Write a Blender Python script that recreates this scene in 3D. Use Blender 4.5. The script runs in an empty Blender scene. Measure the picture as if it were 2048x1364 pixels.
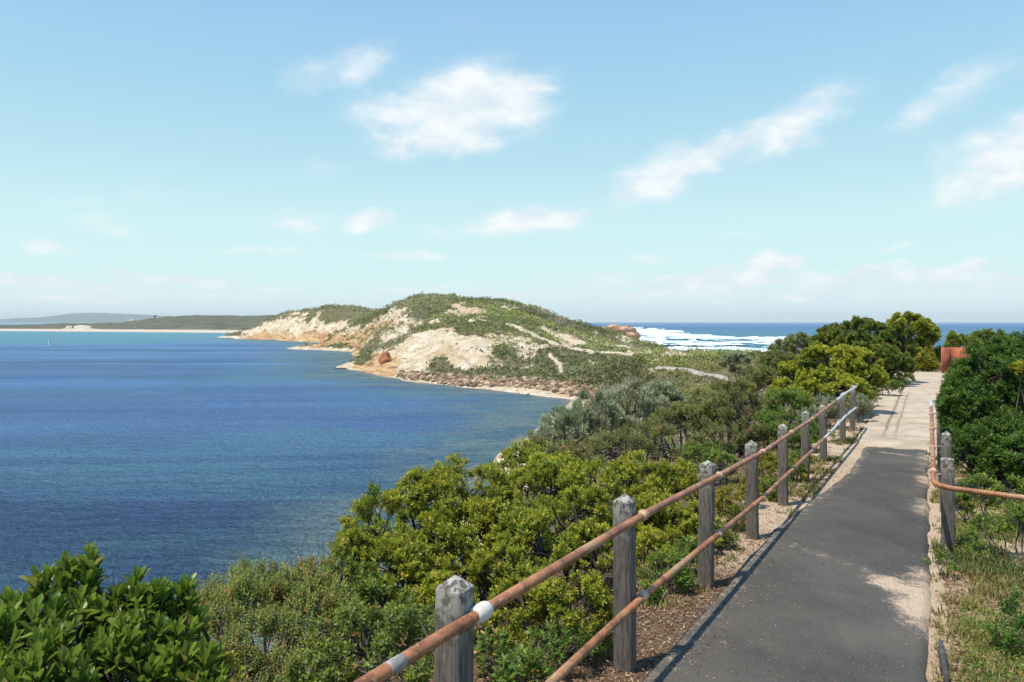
import bpy, math, random
import numpy as np
R = math.radians
rng = np.random.default_rng(11)
random.seed(5)
SC = bpy.context.scene
COL = SC.collection

# ------------------------------------------------------------------ camera
H, F, CX, CY = 22.0, 1500.0, 1024.0, 643.0      # eye height above the sea, focal length and horizon in photo pixels
cam_d = bpy.data.cameras.new('camera')
cam = bpy.data.objects.new('camera', cam_d)
COL.objects.link(cam)
cam.location = (0, 0, H)
cam.rotation_euler = (R(90), 0, 0)
cam_d.sensor_width = 36.0
cam_d.lens = 36.0 * F / 2048.0
cam_d.shift_y = -39.0 / 2048.0
cam_d.clip_start = 0.05
cam_d.clip_end = 200000.0
SC.camera = cam

# ------------------------------------------------------------------ light
SUN_EL, SUN_AZ = 67.0, -122.0                    # elevation, azimuth from +Y clockwise (negative = left of the view)
sun_d = bpy.data.lights.new('sun', 'SUN')
sun_d.energy = 4.9
sun_d.angle = R(0.6)
sun_d.color = (1.0, 0.93, 0.79)
sun = bpy.data.objects.new('sun', sun_d)
COL.objects.link(sun)
sun.location = (-20, -10, 60)
sun.rotation_euler = (R(90 - SUN_EL), 0, R(180 - SUN_AZ) + 0)
# the lamp shines along its local -Z: aim it from the sun's direction
from mathutils import Vector
_sd = Vector((math.sin(R(SUN_AZ)) * math.cos(R(SUN_EL)), math.cos(R(SUN_AZ)) * math.cos(R(SUN_EL)), math.sin(R(SUN_EL))))
sun.rotation_euler = _sd.to_track_quat('Z', 'Y').to_euler()

SC.view_settings.view_transform = 'Standard'
SC.view_settings.look = 'None'
SC.view_settings.exposure = 0.12
SC.view_settings.gamma = 1.0
SC.view_settings.use_curve_mapping = False


class NT:
    """small helper round a node tree"""
    def __init__(s, tree):
        s.t = tree
        tree.nodes.clear()

    def n(s, kind, **kw):
        nd = s.t.nodes.new(kind)
        for k, v in kw.items():
            setattr(nd, k, v)
        return nd

    def link(s, a, b):
        s.t.links.new(a, b)

    def put(s, sock, v):
        if isinstance(v, (int, float, tuple, list)):
            if isinstance(v, (tuple, list)) and len(v) == 3 and sock.type == 'RGBA':
                v = (*v, 1)
            sock.default_value = v
        else:
            s.link(v, sock)

    def m(s, op, a, b=None, c=None, clamp=False):
        nd = s.n('ShaderNodeMath', operation=op)
        nd.use_clamp = clamp
        for i, v in enumerate((a, b, c)):
            if v is not None:
                s.put(nd.inputs[i], v)
        return nd.outputs[0]

    def vm(s, op, a, b=None):
        nd = s.n('ShaderNodeVectorMath', operation=op)
        s.put(nd.inputs[0], a)
        if b is not None:
            s.put(nd.inputs[1], b)
        return nd.outputs[0]

    def mix(s, fac, a, b, blend='MIX'):
        nd = s.n('ShaderNodeMix', data_type='RGBA', blend_type=blend)
        s.put(nd.inputs[0], fac)
        s.put(nd.inputs[6], a)
        s.put(nd.inputs[7], b)
        return nd.outputs[2]

    def step(s, v, lo, hi, a=0.0, b=1.0, smooth=True):
        nd = s.n('ShaderNodeMapRange', interpolation_type='SMOOTHSTEP' if smooth else 'LINEAR')
        s.put(nd.inputs[0], v)
        nd.inputs[1].default_value = lo
        nd.inputs[2].default_value = hi
        nd.inputs[3].default_value = a
        nd.inputs[4].default_value = b
        return nd.outputs[0]

    def noise(s, vec, scale, detail=4, rough=0.55, dist=0.0, col=False):
        nd = s.n('ShaderNodeTexNoise')
        if vec is not None:
            s.link(vec, nd.inputs['Vector'])
        nd.inputs['Scale'].default_value = scale
        nd.inputs['Detail'].default_value = detail
        nd.inputs['Roughness'].default_value = rough
        nd.inputs['Distortion'].default_value = dist
        return nd.outputs[1 if col else 0]

    def mapping(s, vec, loc=(0, 0, 0), rot=(0, 0, 0), scale=(1, 1, 1), kind='POINT'):
        nd = s.n('ShaderNodeMapping', vector_type=kind)
        s.link(vec, nd.inputs[0])
        nd.inputs[1].default_value = loc
        nd.inputs[2].default_value = rot
        nd.inputs[3].default_value = scale
        return nd.outputs[0]

    def attr(s, name):
        nd = s.n('ShaderNodeAttribute')
        nd.attribute_name = name
        return nd

    def ramp(s, fac, stops):
        nd = s.n('ShaderNodeValToRGB')
        s.put(nd.inputs[0], fac)
        cr = nd.color_ramp
        while len(cr.elements) < len(stops):
            cr.elements.new(0.5)
        for e, (p, c) in zip(cr.elements, stops):
            e.position = p
            e.color = (*c, 1)
        return nd.outputs[0]


def srgb(r, g, b):
    f = lambda c: (c / 255 / 12.92) if c / 255 <= 0.04045 else ((c / 255 + 0.055) / 1.055) ** 2.4
    return (f(r), f(g), f(b))


# ------------------------------------------------------------------ sky
def build_sky():
    w = bpy.data.worlds.new('World')
    SC.world = w
    w.use_nodes = True
    t = NT(w.node_tree)
    out = t.n('ShaderNodeOutputWorld')
    bg = t.n('ShaderNodeBackground')
    bg.inputs[1].default_value = 0.1
    t.link(bg.outputs[0], out.inputs[0])
    sky = t.n('ShaderNodeTexSky', sky_type='NISHITA')
    sky.sun_disc = False
    sky.sun_elevation = R(SUN_EL)
    sky.sun_rotation = R(SUN_AZ)
    sky.air_density = 1.0
    sky.dust_density = 0.6
    sky.ozone_density = 1.5
    gen = t.n('ShaderNodeTexCoord').outputs['Generated']
    sep = t.n('ShaderNodeSeparateXYZ')
    t.link(gen, sep.inputs[0])
    az = t.m('ARCTAN2', sep.outputs[0], sep.outputs[1])
    el = t.m('ARCSINE', sep.outputs[2])
    ef = t.m('DIVIDE', el, math.pi / 2, clamp=True)
    def E(py):
        return math.atan((CY - py) / F) / (math.pi / 2)
    k = 10.0
    sc = lambda c: tuple(v for v in srgb(*c))
    col = t.ramp(ef, [(0.0, sc((226, 243, 247))), (E(600), sc((221, 243, 246))), (E(540), sc((210, 242, 243))), (E(450), sc((202, 238, 241))),
                      (E(330), sc((181, 222, 237))), (E(180), sc((162, 209, 235))), (E(0), sc((149, 193, 232))),
                      (0.5, sc((112, 164, 220))), (1.0, sc((88, 140, 208)))])
    col = t.vm('MULTIPLY', col, (k, k, k))
    base = t.mix(0.06, col, sky.outputs[0])
    # clouds: soft ellipses in azimuth / elevation, torn up by noise
    ve = t.n('ShaderNodeCombineXYZ')
    t.link(az, ve.inputs[0])
    t.link(el, ve.inputs[1])
    v0 = ve.outputs[0]
    n1 = t.noise(t.mapping(v0, scale=(1, 1.5, 1)), 9.0, 3, 0.6, 0.3, col=True)
    w1 = t.vm('MULTIPLY', t.vm('SUBTRACT', n1, (0.5, 0.5, 0.5)), (0.075, 0.045, 0))
    n2 = t.noise(t.mapping(v0, scale=(1, 1.6, 1)), 42.0, 3, 0.6, 0.2, col=True)
    w2 = t.vm('MULTIPLY', t.vm('SUBTRACT', n2, (0.5, 0.5, 0.5)), (0.022, 0.014, 0))
    v = t.vm('ADD', v0, t.vm('ADD', w1, w2))
    clouds = [
        (925, 205, 165, 62, -8, 1.0), (1035, 205, 75, 55, 0, 0.9), (885, 270, 140, 36, -6, 0.9), (800, 195, 120, 32, -15, 0.5),
        (720, 125, 80, 34, -25, 0.42), (620, 150, 70, 30, -10, 0.42),
        (1575, 255, 125, 40, -24, 0.72), (1320, 350, 115, 38, -18, 0.85), (1440, 302, 150, 34, -22, 0.80), (1380, 330, 80, 26, -20, 0.7), (1290, 375, 70, 18, -5, 0.5),
        (1890, 200, 120, 32, -27, 0.45), (1990, 150, 60, 24, -30, 0.25),
        (2030, 310, 120, 50, -27, 1.0), (1950, 350, 80, 22, 0, 0.6), (1890, 325, 36, 40, 0, 0.35), (2150, 290, 120, 60, -10, 1.0),
        (735, 442, 50, 22, -12, 0.55), (615, 445, 75, 26, 0, 0.3), (1065, 440, 105, 22, -5, 0.55), (925, 460, 110, 16, -5, 0.25),
        (640, 330, 50, 26, 0, 0.24), (440, 278, 70, 16, 0, 0.12), (310, 385, 60, 18, -10, 0.24), (175, 397, 75, 14, 0, 0.18),
        (205, 452, 55, 22, 15, 0.2), (95, 490, 62, 14, 8, 0.26),
        (1530, 538, 62, 22, -10, 0.8), (1590, 530, 24, 16, -20, 0.6), (1400, 560, 130, 20, -5, 0.42), (1510, 560, 150, 9, 0, 0.4),
        (1710, 558, 95, 15, -8, 0.5), (1930, 543, 58, 16, -18, 0.6), (1840, 560, 150, 16, -5, 0.36), (2040, 562, 60, 10, -8, 0.4),
        (1775, 498, 34, 8, -18, 0.18), (1330, 520, 110, 10, 0, 0.18), (1180, 560, 120, 22, 0, 0.2), (1020, 590, 40, 10, 0, 0.5),
        (350, 562, 110, 12, 2, 0.4), (90, 562, 180, 10, 2, 0.36), (550, 568, 160, 8, 0, 0.22), (830, 515, 130, 10, 3, 0.2),
        (200, 590, 300, 9, 0, 0.25), (800, 575, 200, 8, 0, 0.2), (520, 500, 90, 9, 2, 0.2), (1250, 590, 200, 9, 0, 0.3), (1650, 590, 260, 8, 0, 0.3), (1480, 470, 60, 8, -4, 0.12), (270, 545, 60, 8, 0, 0.3), (420, 555, 50, 9, 0, 0.35)]
    clouds = [(a, b_, c, d, e, f if b_ < 400 else min(1.0, f * 1.9)) for a, b_, c, d, e, f in clouds]
    mask = None
    for px, py, rx, ry, an, st in clouds:
        a0 = math.atan((px - CX) / F)
        e0 = math.atan((CY - py) / F * math.cos(a0))
        mp = t.mapping(v, (a0, e0, 0), (0, 0, R(-an)), (rx * 1.6 / F, ry * 1.8 / F, 1), 'TEXTURE')
        ln = t.n('ShaderNodeVectorMath', operation='LENGTH')
        t.link(mp, ln.inputs[0])
        s = t.step(ln.outputs['Value'], 1.0, 0.0, 0.0, st)
        mask = s if mask is None else t.m('MAXIMUM', mask, s)
    fb = t.noise(t.mapping(v0, rot=(0, 0, R(22)), scale=(1, 2.0, 1)), 15.0, 6, 0.56, 0.3)
    fb2 = t.noise(t.mapping(v0, scale=(1, 2, 1)), 9.0, 4, 0.55)
    dens = t.m('ADD', mask, t.m('MULTIPLY', t.m('MULTIPLY', t.m('SUBTRACT', fb, 0.5), 0.85), t.step(mask, 0.0, 0.35, 0.0, 1.0)))
    dens = t.step(dens, 0.0, 0.85, 0.0, 0.94)
    dens = t.m('MULTIPLY', dens, t.step(mask, 0.0, 0.12))
    veil = t.m('MULTIPLY', t.step(fb2, 0.45, 0.8, 0.0, 0.16), t.step(el, 0.0, 0.2, 1.0, 0.2))
    lit = t.mix(t.step(fb, 0.3, 0.7), tuple(k * c for c in srgb(218, 231, 240)), tuple(k * c for c in srgb(246, 249, 249)))
    c1 = t.mix(veil, base, tuple(k * c for c in srgb(226, 238, 244)))
    c2 = t.mix(dens, c1, lit)
    t.link(c2, bg.inputs[0])


build_sky()


# ------------------------------------------------------------------ numeric helpers
def smooth(a, b, x):
    u = np.clip((np.asarray(x, float) - a) / (b - a), 0, 1)
    return u * u * (3 - 2 * u)


_perm = rng.permutation(4096)


def vnoise(x, y, seed=0):
    x = np.asarray(x, float) + seed * 17.3
    y = np.asarray(y, float) - seed * 9.1
    xi = np.floor(x).astype(int)
    yi = np.floor(y).astype(int)
    fx, fy = x - xi, y - yi
    fx = fx * fx * (3 - 2 * fx)
    fy = fy * fy * (3 - 2 * fy)
    h = lambda a, b: _perm[(_perm[a & 4095] + b * 7 + seed) & 4095] / 4095.0
    v = (h(xi, yi) * (1 - fx) + h(xi + 1, yi) * fx) * (1 - fy) + (h(xi, yi + 1) * (1 - fx) + h(xi + 1, yi + 1) * fx) * fy
    return v * 2 - 1


def fbm(x, y, oct=4, seed=0, gain=0.5):
    s, a, f = 0, 1.0, 1.0
    for i in range(oct):
        s = s + a * vnoise(np.asarray(x) * f, np.asarray(y) * f, seed + i * 3)
        a *= gain
        f *= 2.03
    return s


def pix(x, y, z):
    y = np.maximum(y, 0.01)
    return CX + F * x / y, CY + F * (H - z) / y


def inpoly(px, py, poly):
    ins = np.zeros(np.shape(px), bool)
    n = len(poly)
    for i in range(n):
        x1, y1 = poly[i]
        x2, y2 = poly[(i + 1) % n]
        if y1 == y2:
            continue
        c = ((y1 > py) != (y2 > py)) & (px < (x2 - x1) * (py - y1) / (y2 - y1) + x1)
        ins ^= c
    return ins


# the path runs straight along U; P is the distance to the right of the left-hand fence line
FX, FY, UX, UY = 0.69, 4.57, 0.4853, 0.8744


def sp(x, y):
    return (x - FX) * UX + (y - FY) * UY, (x - FX) * UY - (y - FY) * UX


def xy(s, p):
    return FX + s * UX + p * UY, FY + s * UY - p * UX


def sy(y):
    return (y - FY) / UY


_gy = np.array([-30, -10, 0, 2.9, 4.57, 6.2, 8, 9.6, 11.2, 13, 16, 18, 25, 40, 60, 90])
_gv = np.array([1.6, 1.75, 1.87, 1.99, 2.09, 2.17, 2.26, 2.31, 2.36, 2.43, 2.55, 2.60, 2.66, 2.72, 3.3, 5.0])


def zpath(s):
    yy = FY + np.asarray(s, float) * UY
    v = 0
    for o, w in ((-0.8, .2), (0, .6), (0.8, .2)):
        v = v + w * np.interp(yy + o, _gy, _gv)
    return H - v


def z_near(x, y):
    s, p = sp(x, y)
    z = zpath(s)
    q = np.maximum(-p - 0.35, 0)
    z = z - 0.62 * (np.sqrt(q * q + 6.2) - 2.49)
    r = np.maximum(p - 2.3, 0)
    z = z + 0.10 * np.minimum(r, 2.5) - 0.20 * np.maximum(r - 6, 0)
    off = smooth(0.0, 0.8, np.maximum(-p - 0.1, p - 1.85))
    return z - 0.03 + off * (0.05 * fbm(x * 1.3, y * 1.3, 3, 5) + 0.03)


ctrl = []


def cp(px, py, d):
    ctrl.append(((px - CX) / F * d, d, H - (py - CY) / F * d))


def wl(px, py):
    cp(px, py, H * F / (py - CY))


for a in [(1142, 798), (1098, 795), (1033, 786), (961, 777), (907, 771), (853, 766), (799, 757), (755, 750), (724, 742), (733, 724),
          (712, 705), (696, 690), (660, 685), (600, 683), (545, 679), (480, 676), (1060, 870), (1042, 884)]:
    wl(*a)
for a in [(960, 755, 252), (960, 735, 266), (960, 690, 310), (960, 665, 342), (960, 640, 392), (960, 620, 440), (960, 603, 500),
          (900, 750, 268), (900, 725, 284), (900, 700, 312), (900, 668, 360), (900, 640, 410), (900, 605, 510),
          (840, 746, 281), (860, 732, 292), (840, 700, 332), (840, 668, 385), (840, 640, 432), (840, 615, 480), (840, 594, 545),
          (800, 735, 305), (800, 705, 345), (760, 738, 322), (770, 716, 346), (770, 690, 392), (770, 660, 452), (785, 630, 520), (792, 607, 562),
          (735, 712, 445), (735, 692, 482), (742, 670, 522), (762, 640, 575), (760, 622, 640),
          (690, 667, 735), (690, 642, 772), (690, 617, 835), (640, 668, 800), (640, 645, 845), (640, 619, 900),
          (600, 667, 852), (600, 643, 892), (600, 623, 950), (550, 661, 925), (550, 637, 975),
          (510, 665, 1012), (510, 654, 1030), (530, 643, 1000),
          (1050, 765, 240), (1050, 745, 255), (1050, 720, 285), (1050, 690, 322), (1050, 662, 375), (1050, 640, 425), (1050, 616, 500),
          (1150, 780, 222), (1150, 752, 240), (1150, 722, 273), (1150, 697, 306), (1150, 672, 370), (1130, 645, 480), (1160, 663, 470),
          (1250, 775, 200), (1250, 742, 228), (1250, 714, 268), (1240, 703, 330), (1200, 686, 440), (1245, 698, 430), (1285, 703, 380), (1225, 694, 520),
          (1290, 705, 300), (1320, 740, 214), (1320, 714, 262), (1400, 745, 196), (1400, 714, 252), (1480, 766, 160), (1500, 712, 238),
          (1600, 708, 228), (1550, 760, 130), (1400, 790, 120), (1300, 800, 140)]:
    cp(*a)
ctrl += [(110, 520, 0), (100, 460, 3), (150, 300, 0), (128, 400, 0), (112, 480, 0.5), (120, 560, 0), (105, 690, 0), (60, 740, 2),
         (40, 800, 0), (-60, 900, 0), (-150, 1010, 0), (-260, 1110, 0), (60, 580, 10), (0, 650, 24), (-60, 720, 30), (-150, 850, 30),
         (-20, 560, 33), (20, 540, 30), (70, 510, 11), (180, 300, -5), (170, 400, -5), (160, 500, -5), (160, 600, -5), (140, 760, -5),
         (80, 860, -5), (-20, 980, -5), (-120, 1090, -5), (-260, 1180, -6), (240, 100, -5), (230, 200, -5), (240, 0, -5),
         (-60, 160, -5), (-60, 250, -5), (-120, 350, -5), (-200, 500, -5), (-250, 650, -5), (-350, 800, -5), (-430, 950, -5), (-430, 1100, -5),
         (-420, 300, -7), (-420, 600, -7), (-100, 90, -5), (-80, 40, -5), (-200, 150, -6), (-420, 60, -7),
         (60, 70, 16), (50, 100, 15), (80, 90, 12), (70, 130, 12), (75, 170, 10), (40, 150, 9.0), (120, 120, 2), (130, 200, 1.5), (150, 60, 3),
         (20, 110, 9), (10, 120, 5), (-4, 100, -1), (-12, 75, -1)]
for yy in (35, 50, 65):
    for xx in (-25, -10, 0, 10, 20, 35, 50):
        ctrl.append((xx, yy, max(float(z_near(np.array(xx), np.array(yy))), -4)))
ctrl = np.array(ctrl, float)


def _k(r2):
    return np.where(r2 > 1e-12, 0.5 * r2 * np.log(np.maximum(r2, 1e-12)), 0)


_c = ctrl[:, :2] / 100.0
_n = len(_c)
_K = _k(((_c[:, None] - _c[None]) ** 2).sum(-1)) + np.eye(_n) * 0.002
_Pm = np.c_[np.ones(_n), _c]
_sol = np.linalg.solve(np.block([[_K, _Pm], [_Pm.T, np.zeros((3, 3))]]), np.r_[ctrl[:, 2], 0, 0, 0])


def z_tps(x, y):
    x = np.asarray(x, float) / 100
    y = np.asarray(y, float) / 100
    sh = x.shape
    x = x.ravel()
    y = y.ravel()
    o = np.empty(len(x))
    for i in range(0, len(x), 20000):
        q = np.c_[x[i:i + 20000], y[i:i + 20000]]
        o[i:i + 20000] = _k(((q[:, None] - _c[None]) ** 2).sum(-1)) @ _sol[:_n] + _sol[_n] + q @ _sol[_n + 1:]
    return o.reshape(sh)


def z_ground(x, y, rough=True):
    x = np.asarray(x, float)
    y = np.asarray(y, float)
    w = smooth(45, 75, y)
    zt = z_tps(x, y)
    if rough:
        steep = smooth(1.0, 5.0, zt)
        zt = zt + steep * (1.6 * fbm(x / 26, y / 26, 4, 2) + 0.5 * np.abs(fbm(x / 7, y / 9, 3, 8))) * smooth(70, 200, y)
    return z_near(x, y) * (1 - w) + zt * w


def ray_hit(px, py, d0=60, d1=1300):
    d = np.arange(d0, d1, 0.5)
    x = (px - CX) / F * d
    z = H - (py - CY) / F * d
    below = z_ground(x, d) >= z
    i = int(np.argmax(below)) if below.any() else len(d) - 1
    return x[i], d[i], z[i]


# ------------------------------------------------------------------ mesh helpers
def tag(o, label=None, cat=None, group=None, kind=None):
    if label:
        o['label'] = label
    if cat:
        o['category'] = cat
    if group:
        o['group'] = group
    if kind:
        o['kind'] = kind
    return o


def mesh_obj(name, verts, faces, mat, parent=None, attrs=None, smooth_shade=False, loc=None):
    """faces: int array (n,k) or list of such arrays"""
    verts = np.ascontiguousarray(verts, np.float32)
    fl = faces if isinstance(faces, list) else [faces]
    fl = [np.asarray(f, np.int32) for f in fl if len(f)]
    me = bpy.data.meshes.new(name)
    me.vertices.add(len(verts))
    me.vertices.foreach_set('co', verts.ravel())
    loops = np.concatenate([f.ravel() for f in fl])
    tot = np.concatenate([np.full(len(f), f.shape[1], np.int32) for f in fl])
    st = np.concatenate([[0], np.cumsum(tot)[:-1]]).astype(np.int32)
    me.loops.add(len(loops))
    me.loops.foreach_set('vertex_index', loops)
    me.polygons.add(len(tot))
    me.polygons.foreach_set('loop_start', st)
    me.polygons.foreach_set('loop_total', tot)
    if smooth_shade:
        me.polygons.foreach_set('use_smooth', np.ones(len(tot), bool))
    for k, v in (attrs or {}).items():
        a = me.attributes.new(k, 'FLOAT', 'POINT')
        a.data.foreach_set('value', np.ascontiguousarray(v, np.float32))
    me.update(calc_edges=True)
    me.validate()
    if mat:
        me.materials.append(mat)
    o = bpy.data.objects.new(name, me)
    COL.objects.link(o)
    if parent:
        o.parent = parent
    if loc is not None:
        o.location = loc
    return o


def empty(name, loc, label=None, cat=None, group=None):
    o = bpy.data.objects.new(name, None)
    o.empty_display_size = 0.3
    COL.objects.link(o)
    o.location = loc
    return tag(o, label, cat, group)


def grid_faces(nx, ny, keep=None):
    i = np.arange(nx * ny).reshape(ny, nx)
    f = np.stack([i[:-1, :-1], i[:-1, 1:], i[1:, 1:], i[1:, :-1]], -1)
    f = f.reshape(-1, 4)
    return f if keep is None else f[keep.ravel()]


class MB:
    """collects loose pieces into one mesh"""
    def __init__(s):
        s.v, s.q, s.t, s.n = [], [], [], 0

    def add(s, v, quads=(), tris=()):
        s.v.append(np.asarray(v, float))
        if len(quads):
            s.q.append(np.asarray(quads) + s.n)
        if len(tris):
            s.t.append(np.asarray(tris) + s.n)
        s.n += len(v)

    def tube(s, pts, rad, seg=8, cap=True):
        pts = np.asarray(pts, float)
        rad = np.broadcast_to(np.asarray(rad, float), (len(pts),))
        tan = np.gradient(pts, axis=0)
        tan /= np.linalg.norm(tan, axis=1)[:, None] + 1e-9
        ref = np.array([0, 0, 1.0]) if abs(tan[:, 2]).mean() < 0.8 else np.array([1.0, 0, 0])
        a = np.cross(tan, ref)
        a /= np.linalg.norm(a, axis=1)[:, None] + 1e-9
        b = np.cross(a, tan)
        th = np.linspace(0, 2 * np.pi, seg, endpoint=False)
        v = pts[:, None] + rad[:, None, None] * (np.cos(th)[None, :, None] * a[:, None] + np.sin(th)[None, :, None] * b[:, None])
        v = v.reshape(-1, 3)
        n = len(pts)
        i = np.arange(n * seg).reshape(n, seg)
        q = np.stack([i[:-1], np.roll(i[:-1], -1, 1), np.roll(i[1:], -1, 1), i[1:]], -1).reshape(-1, 4)
        tr = []
        if cap:
            c0 = len(v)
            v = np.r_[v, pts[[0]], pts[[-1]]]
            for k in range(seg):
                tr.append((c0, i[0, (k + 1) % seg], i[0, k]))
                tr.append((c0 + 1, i[-1, k], i[-1, (k + 1) % seg]))
        s.add(v, q, tr)

    def box(s, c, u, v_, w, hu, hv, hw):
        c, u, v_, w = map(lambda t: np.asarray(t, float), (c, u, v_, w))
        vs = [c + su * hu * u + sv * hv * v_ + sw * hw * w for sw in (-1, 1) for su, sv in ((-1, -1), (1, -1), (1, 1), (-1, 1))]
        s.add(vs, [(0, 3, 2, 1), (4, 5, 6, 7), (0, 1, 5, 4), (1, 2, 6, 5), (2, 3, 7, 6), (3, 0, 4, 7)])

    def build(s, name, mat, parent=None, attrs=None, smooth_shade=False):
        f = []
        if s.q:
            f.append(np.concatenate(s.q))
        if s.t:
            f.append(np.concatenate(s.t))
        return mesh_obj(name, np.concatenate(s.v), f, mat, parent, attrs, smooth_shade)


# ------------------------------------------------------------------ materials
def new_mat(name):
    m = bpy.data.materials.new(name)
    m.use_nodes = True
    t = NT(m.node_tree)
    out = t.n('ShaderNodeOutputMaterial')
    b = t.n('ShaderNodeBsdfPrincipled')
    t.link(b.outputs[0], out.inputs[0])
    return m, t, b, out


def bump(t, b, height, strength=0.5, dist=0.05):
    n = t.n('ShaderNodeBump')
    n.inputs['Strength'].default_value = strength
    n.inputs['Distance'].default_value = dist
    t.link(height, n.inputs['Height'])
    t.link(n.outputs[0], b.inputs['Normal'])


def pos(t):
    return t.n('ShaderNodeNewGeometry').outputs['Position']


def obj_co(t):
    return t.n('ShaderNodeTexCoord').outputs['Object']


def leaf_mat(name, dark, mid, young, odd, rough=0.45, trans=0.25, spec=0.35):
    m, t, b, out = new_mat(name)
    tint = t.attr('tint').outputs['Fac']
    yg = t.attr('young').outputs['Fac']
    od = t.attr('odd').outputs['Fac']
    rnd = t.n('ShaderNodeObjectInfo').outputs['Random']
    c = t.mix(tint, dark, mid)
    c = t.mix(yg, c, young)
    c = t.mix(od, c, odd)
    hs = t.n('ShaderNodeHueSaturation')
    t.link(t.m('MULTIPLY_ADD', rnd, 0.03, 0.485), hs.inputs['Hue'])
    t.link(t.m('MULTIPLY_ADD', rnd, 0.3, 0.85), hs.inputs['Value'])
    t.link(c, hs.inputs['Color'])
    c = hs.outputs[0]
    t.link(c, b.inputs['Base Color'])
    b.inputs['Roughness'].default_value = rough
    b.inputs['Specular IOR Level'].default_value = spec
    tr = t.n('ShaderNodeBsdfTranslucent')
    t.link(t.mix(0.5, c, young), tr.inputs[0])
    mx = t.n('ShaderNodeMixShader')
    mx.inputs[0].default_value = trans
    t.link(b.outputs[0], mx.inputs[1])
    t.link(tr.outputs[0], mx.inputs[2])
    t.link(mx.outputs[0], out.inputs[0])
    return m


def bark_mat(name, c1, c2):
    m, t, b, out = new_mat(name)
    n = t.noise(t.mapping(obj_co(t), scale=(6, 6, 1.5)), 6, 5, 0.6)
    t.link(t.mix(t.step(n, 0.3, 0.7), c1, c2), b.inputs['Base Color'])
    b.inputs['Roughness'].default_value = 0.9
    bump(t, b, n, 0.6, 0.02)
    return m


def wood_mat():
    m, t, b, out = new_mat('weathered_timber')
    co = obj_co(t)
    g = t.noise(t.mapping(co, scale=(14, 14, 1.1)), 5, 6, 0.65, 0.6)
    g2 = t.noise(t.mapping(co, scale=(2, 2, 0.7)), 4, 3, 0.5)
    c = t.mix(t.step(g, 0.32, 0.68), (0.060, 0.050, 0.044), (0.185, 0.160, 0.142))
    c = t.mix(t.step(g2, 0.45, 0.7, 0, 0.55), c, (0.14, 0.090, 0.062))
    li = t.noise(co, 26, 4, 0.6)
    top = t.attr('cap').outputs['Fac']
    lf = t.m('MULTIPLY', t.step(li, 0.42, 0.56), t.step(top, 0.2, 1.0, 0.04, 0.95))
    c = t.mix(lf, c, (0.42, 0.42, 0.37))
    crack = t.noise(t.mapping(co, scale=(30, 30, 0.8)), 3, 3, 0.6)
    c = t.mix(t.step(crack, 0.62, 0.68, 0, 0.8), c, (0.02, 0.018, 0.016))
    t.link(c, b.inputs['Base Color'])
    b.inputs['Roughness'].default_value = 0.9
    bump(t, b, t.m('ADD', g, t.m('MULTIPLY', crack, -0.5)), 0.8, 0.012)
    return m


def rust_mat(name='rusted_pipe', grey=True):
    m, t, b, out = new_mat(name)
    co = obj_co(t)
    n = t.noise(co, 7, 6, 0.65, 0.4)
    n2 = t.noise(co, 60, 4, 0.6)
    n3 = t.noise(co, 1.3, 4, 0.6)
    c = t.mix(t.step(n, 0.34, 0.66), (0.17, 0.062, 0.026), (0.44, 0.175, 0.075))
    c = t.mix(t.step(n2, 0.55, 0.72, 0, 0.65), c, (0.60, 0.38, 0.22))
    if grey:
        old = t.m('MULTIPLY', t.step(n3, 0.52, 0.64), t.step(n2, 0.3, 0.6, 0.5, 1.0))
        c = t.mix(t.m('MULTIPLY', old, 0.6), c, (0.46, 0.33, 0.19))
        pt = t.attr('paint').outputs['Fac']
        pf = t.step(t.m('ADD', pt, t.m('MULTIPLY', t.m('SUBTRACT', n, 0.5), 0.9)), 0.45, 0.6)
        paint = t.mix(t.step(n3, 0.4, 0.6), (0.42, 0.50, 0.50), (0.55, 0.56, 0.54))
        c = t.mix(pf, c, paint)
    t.link(c, b.inputs['Base Color'])
    b.inputs['Roughness'].default_value = 0.48
    b.inputs['Specular IOR Level'].default_value = 0.5
    bump(t, b, t.m('ADD', n, n2), 0.35, 0.006)
    return m


def coupling_mat():
    m, t, b, out = new_mat('crusted_coupling')
    co = obj_co(t)
    n = t.noise(co, 28, 5, 0.6)
    wh = t.attr('white').outputs['Fac']
    c = t.mix(t.step(n, 0.35, 0.65), (0.42, 0.17, 0.07), (0.62, 0.43, 0.27))
    c = t.mix(t.m('MULTIPLY', wh, t.step(n, 0.25, 0.5, 0.55, 1.0)), c, (0.68, 0.66, 0.60))
    t.link(c, b.inputs['Base Color'])
    b.inputs['Roughness'].default_value = 0.8
    bump(t, b, n, 0.5, 0.006)
    return m


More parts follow.
